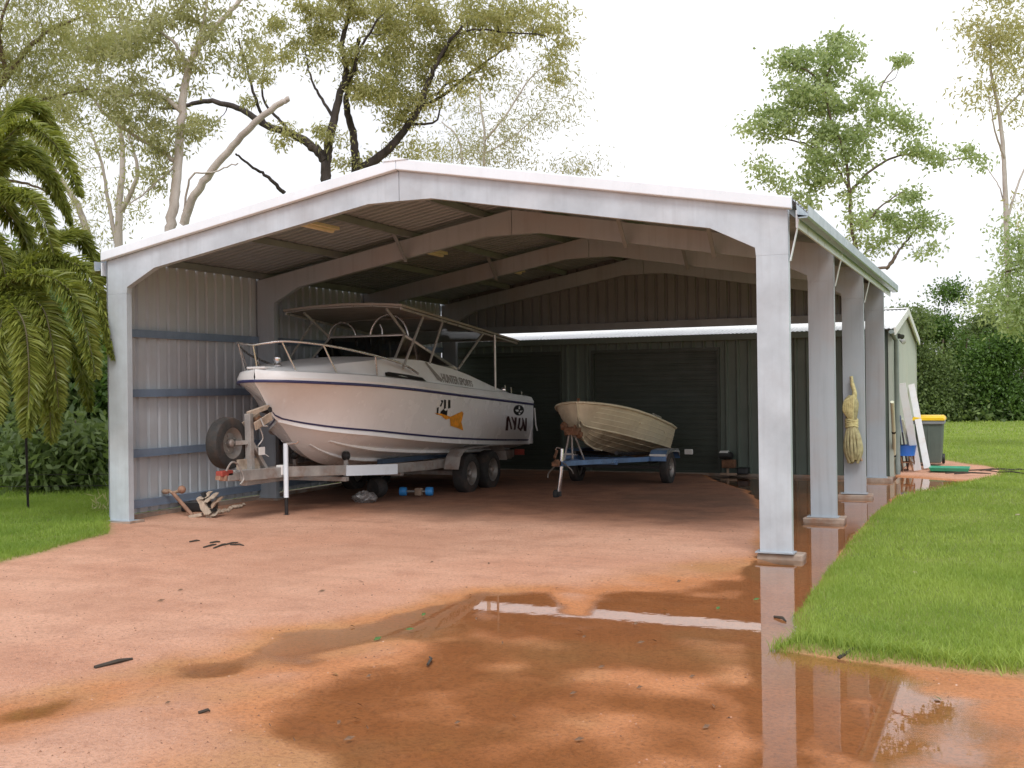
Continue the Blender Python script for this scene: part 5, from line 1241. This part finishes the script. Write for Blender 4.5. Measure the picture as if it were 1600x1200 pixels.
# more trees further back on the left and behind, so the horizon is closed from a step aside
for i, (px, py, dp, lab) in enumerate(((-160,450,36,'bushy tree beyond the left edge of the picture'),(-70,440,40,'second bushy tree beyond the left edge, nearer the palms'),(20,430,30,'bushy tree behind the palms at the far left'),(120,470,31,'bushy tree behind the palms close to the shed'))):
    tree('backing_tree', lab, dp, [([(px,670),(px+4,600),(px,py)],12,4)], [(px,py+40,75,90,70),(px,py+130,70,50,40)], (50,.22,.09,.6), MAT['leaf_bush'], MAT['bark_brown'], 160+i, None, spread=.40, twig=.012)
# small weed beside the left post
rg = np.random.default_rng(8); c_ = G(158,800,.05)
V = leaf_quads(np.array([[c_.x,c_.y,.12],[c_.x+.03,c_.y,.2],[c_.x-.05,c_.y+.03,.1]]), 14, .05, .12, .02, -.9, rg)
tag(quad_obj('weed', V, MAT['leaf_gold'], None, tuple(c_)), 'small dry weed beside the foot of the left front column', 'weed')
# ------------------------------------------------------------------ lawn blades (nobody could count them)
def inpoly(x, y, poly): return sdf(x, y, poly) < -.02
def blades(x, y, hgt, wd, rg, mat, name, label, lean=.45):
    z, lw = height(x, y); n = len(x)
    a = rg.uniform(0, 2*PI, n); ln = rg.normal(0, lean, (n, 2))*hgt[:, None]
    b = np.stack([x, y, z-.004], 1); s = np.stack([np.cos(a), np.sin(a), np.zeros(n)], 1)*wd[:, None]
    tip = b+np.stack([ln[:, 0], ln[:, 1], hgt], 1)
    mid = b+np.stack([ln[:, 0]*.35, ln[:, 1]*.35, hgt*.6], 1)
    V = np.stack([b-s, b+s, mid+s*.7, tip, mid-s*.7], 1).reshape(-1, 3)
    k = np.arange(n)[:, None]*5
    me_ = np_mesh(name, V, quads=k+np.array([[0,1,2,4]]), tris=k+np.array([[4,2,3]]))
    tag(link_mesh(name, me_, mat), label, None, None, 'stuff')
def lawn_points(poly, regions, rg, wide=.53):
    xs, ys, hs, ws = [], [], [], []
    for (x0, x1, y0, y1, dens, h0, wd) in regions:
        n = int((x1-x0)*(y1-y0)*dens); x = rg.uniform(x0, x1, n); y = rg.uniform(y0, y1, n)
        d = (x-CAM.x, y-CAM.y); dep = d[0]*FW.x+d[1]*FW.y; lat = d[0]*RT.x+d[1]*RT.y
        k = (dep > 2) & (np.abs(lat) < dep*wide+.6); x, y = x[k], y[k]
        sd0 = sdf(x, y, poly)+(.10*fbm(x, y, 1.5, 3)+.05*fbm(x, y, .35, 9, 3))*.45
        keep = (sd0 < .02) & (rg.uniform(0, 1, len(x)) < np.clip(.75+.5*fbm(x, y, .5, 77, 3), .15, 1)); x, y, sd0 = x[keep], y[keep], sd0[keep]
        h = h0*rg.uniform(.5, 1.3, len(x))*(1+.5*fbm(x, y, .6, 55, 3))*np.where(sd0 > -.12, 1.25, 1)
        xs.append(x); ys.append(y); hs.append(np.maximum(h, .008)); ws.append(np.full(len(x), wd)*rg.uniform(.6, 1.3, len(x)))
    return map(np.concatenate, (xs, ys, hs, ws))
rg = np.random.default_rng(77)
x, y, h, wd = lawn_points(LAWN_R, [(8.4,13.5,-4.2,0,7500,.042,.0022),(8.2,16,0,5,3200,.042,.0032),(8.2,20,5,13,1300,.045,.0048),(8.2,26,13,26,420,.05,.008),(-2,40,26,50,60,.06,.02)], rg)
blades(x, y, h, wd, rg, MAT['grass'], 'lawn_grass', 'short bright green grass of the right lawn')
# longer tufts along the front tip of the lawn
ex = []; 
front = gp([(1213,1003),(1240,1000),(1290,1006),(1340,1016),(1420,1026),(1500,1036),(1600,1043)], .05)
for (ax, ay), (bx2, by2) in zip(front, front[1:]):
    n = int(900*math.hypot(bx2-ax, by2-ay)); f_ = rg.uniform(0, 1, n); ex.append(np.stack([ax+(bx2-ax)*f_+rg.normal(0,.04,n), ay+(by2-ay)*f_+rg.normal(.05,.05,n)], 1))
ex = np.concatenate(ex); blades(ex[:, 0], ex[:, 1], rg.uniform(.03, .11, len(ex)), rg.uniform(.002, .004, len(ex)), rg, MAT['grass'], 'edge_grass', 'longer grass tufts along the wet front edge of the lawn', .6)
x, y, h, wd = lawn_points(LAWN_L, [(-3.5,1.4,-3.2,2.5,4200,.05,.003),(-8,0,2.5,10,800,.06,.006),(-9,-3.5,-4,2.5,600,.06,.007)], rg, .95)
blades(x, y, h, wd, rg, MAT['grass_l'], 'lawn_grass', 'soft green grass left of the shed')

# loose grit on the dirt: nobody could count it
rg = np.random.default_rng(404); n = 5200
dep = 4.2+rg.uniform(0, 1, n)**1.4*9; lat = rg.uniform(-.53, .40, n)*dep
gx_ = CAM.x+FW.x*dep+RT.x*lat; gy_ = CAM.y+FW.y*dep+RT.y*lat
z, lw = height(gx_, gy_); k = (lw < .05) & (z > -.004); gx_, gy_, z = gx_[k], gy_[k], z[k]; n = len(z)
s = .003+.006*rg.uniform(0, 1, n)**3
off_ = np.array([[1,0,0],[0,1,0],[-1,0,0],[0,-1,0],[0,0,.8]])[None]*rg.uniform(.6, 1.3, (n, 5, 1))*s[:, None, None]
V = (np.stack([gx_, gy_, z], 1)[:, None, :]+off_).reshape(-1, 3)
T = (np.arange(n)[:, None, None]*5+np.array([[0,1,4],[1,2,4],[2,3,4],[3,0,4]])[None]).reshape(-1, 3)
tg = NT('grit'); gg = tg.n('ShaderNodeNewGeometry'); tg.principled(tg.ramp(gg.outputs['Random Per Island'], [(0,(.10,.05,.03)),(.45,(.34,.16,.09)),(.8,(.50,.26,.17)),(1,(.62,.42,.32))]), .9)
tag(link_mesh('grit', np_mesh('grit', V, tris=T), tg.m), 'loose grit and crumbs scattered on the red dirt', None, None, 'stuff')
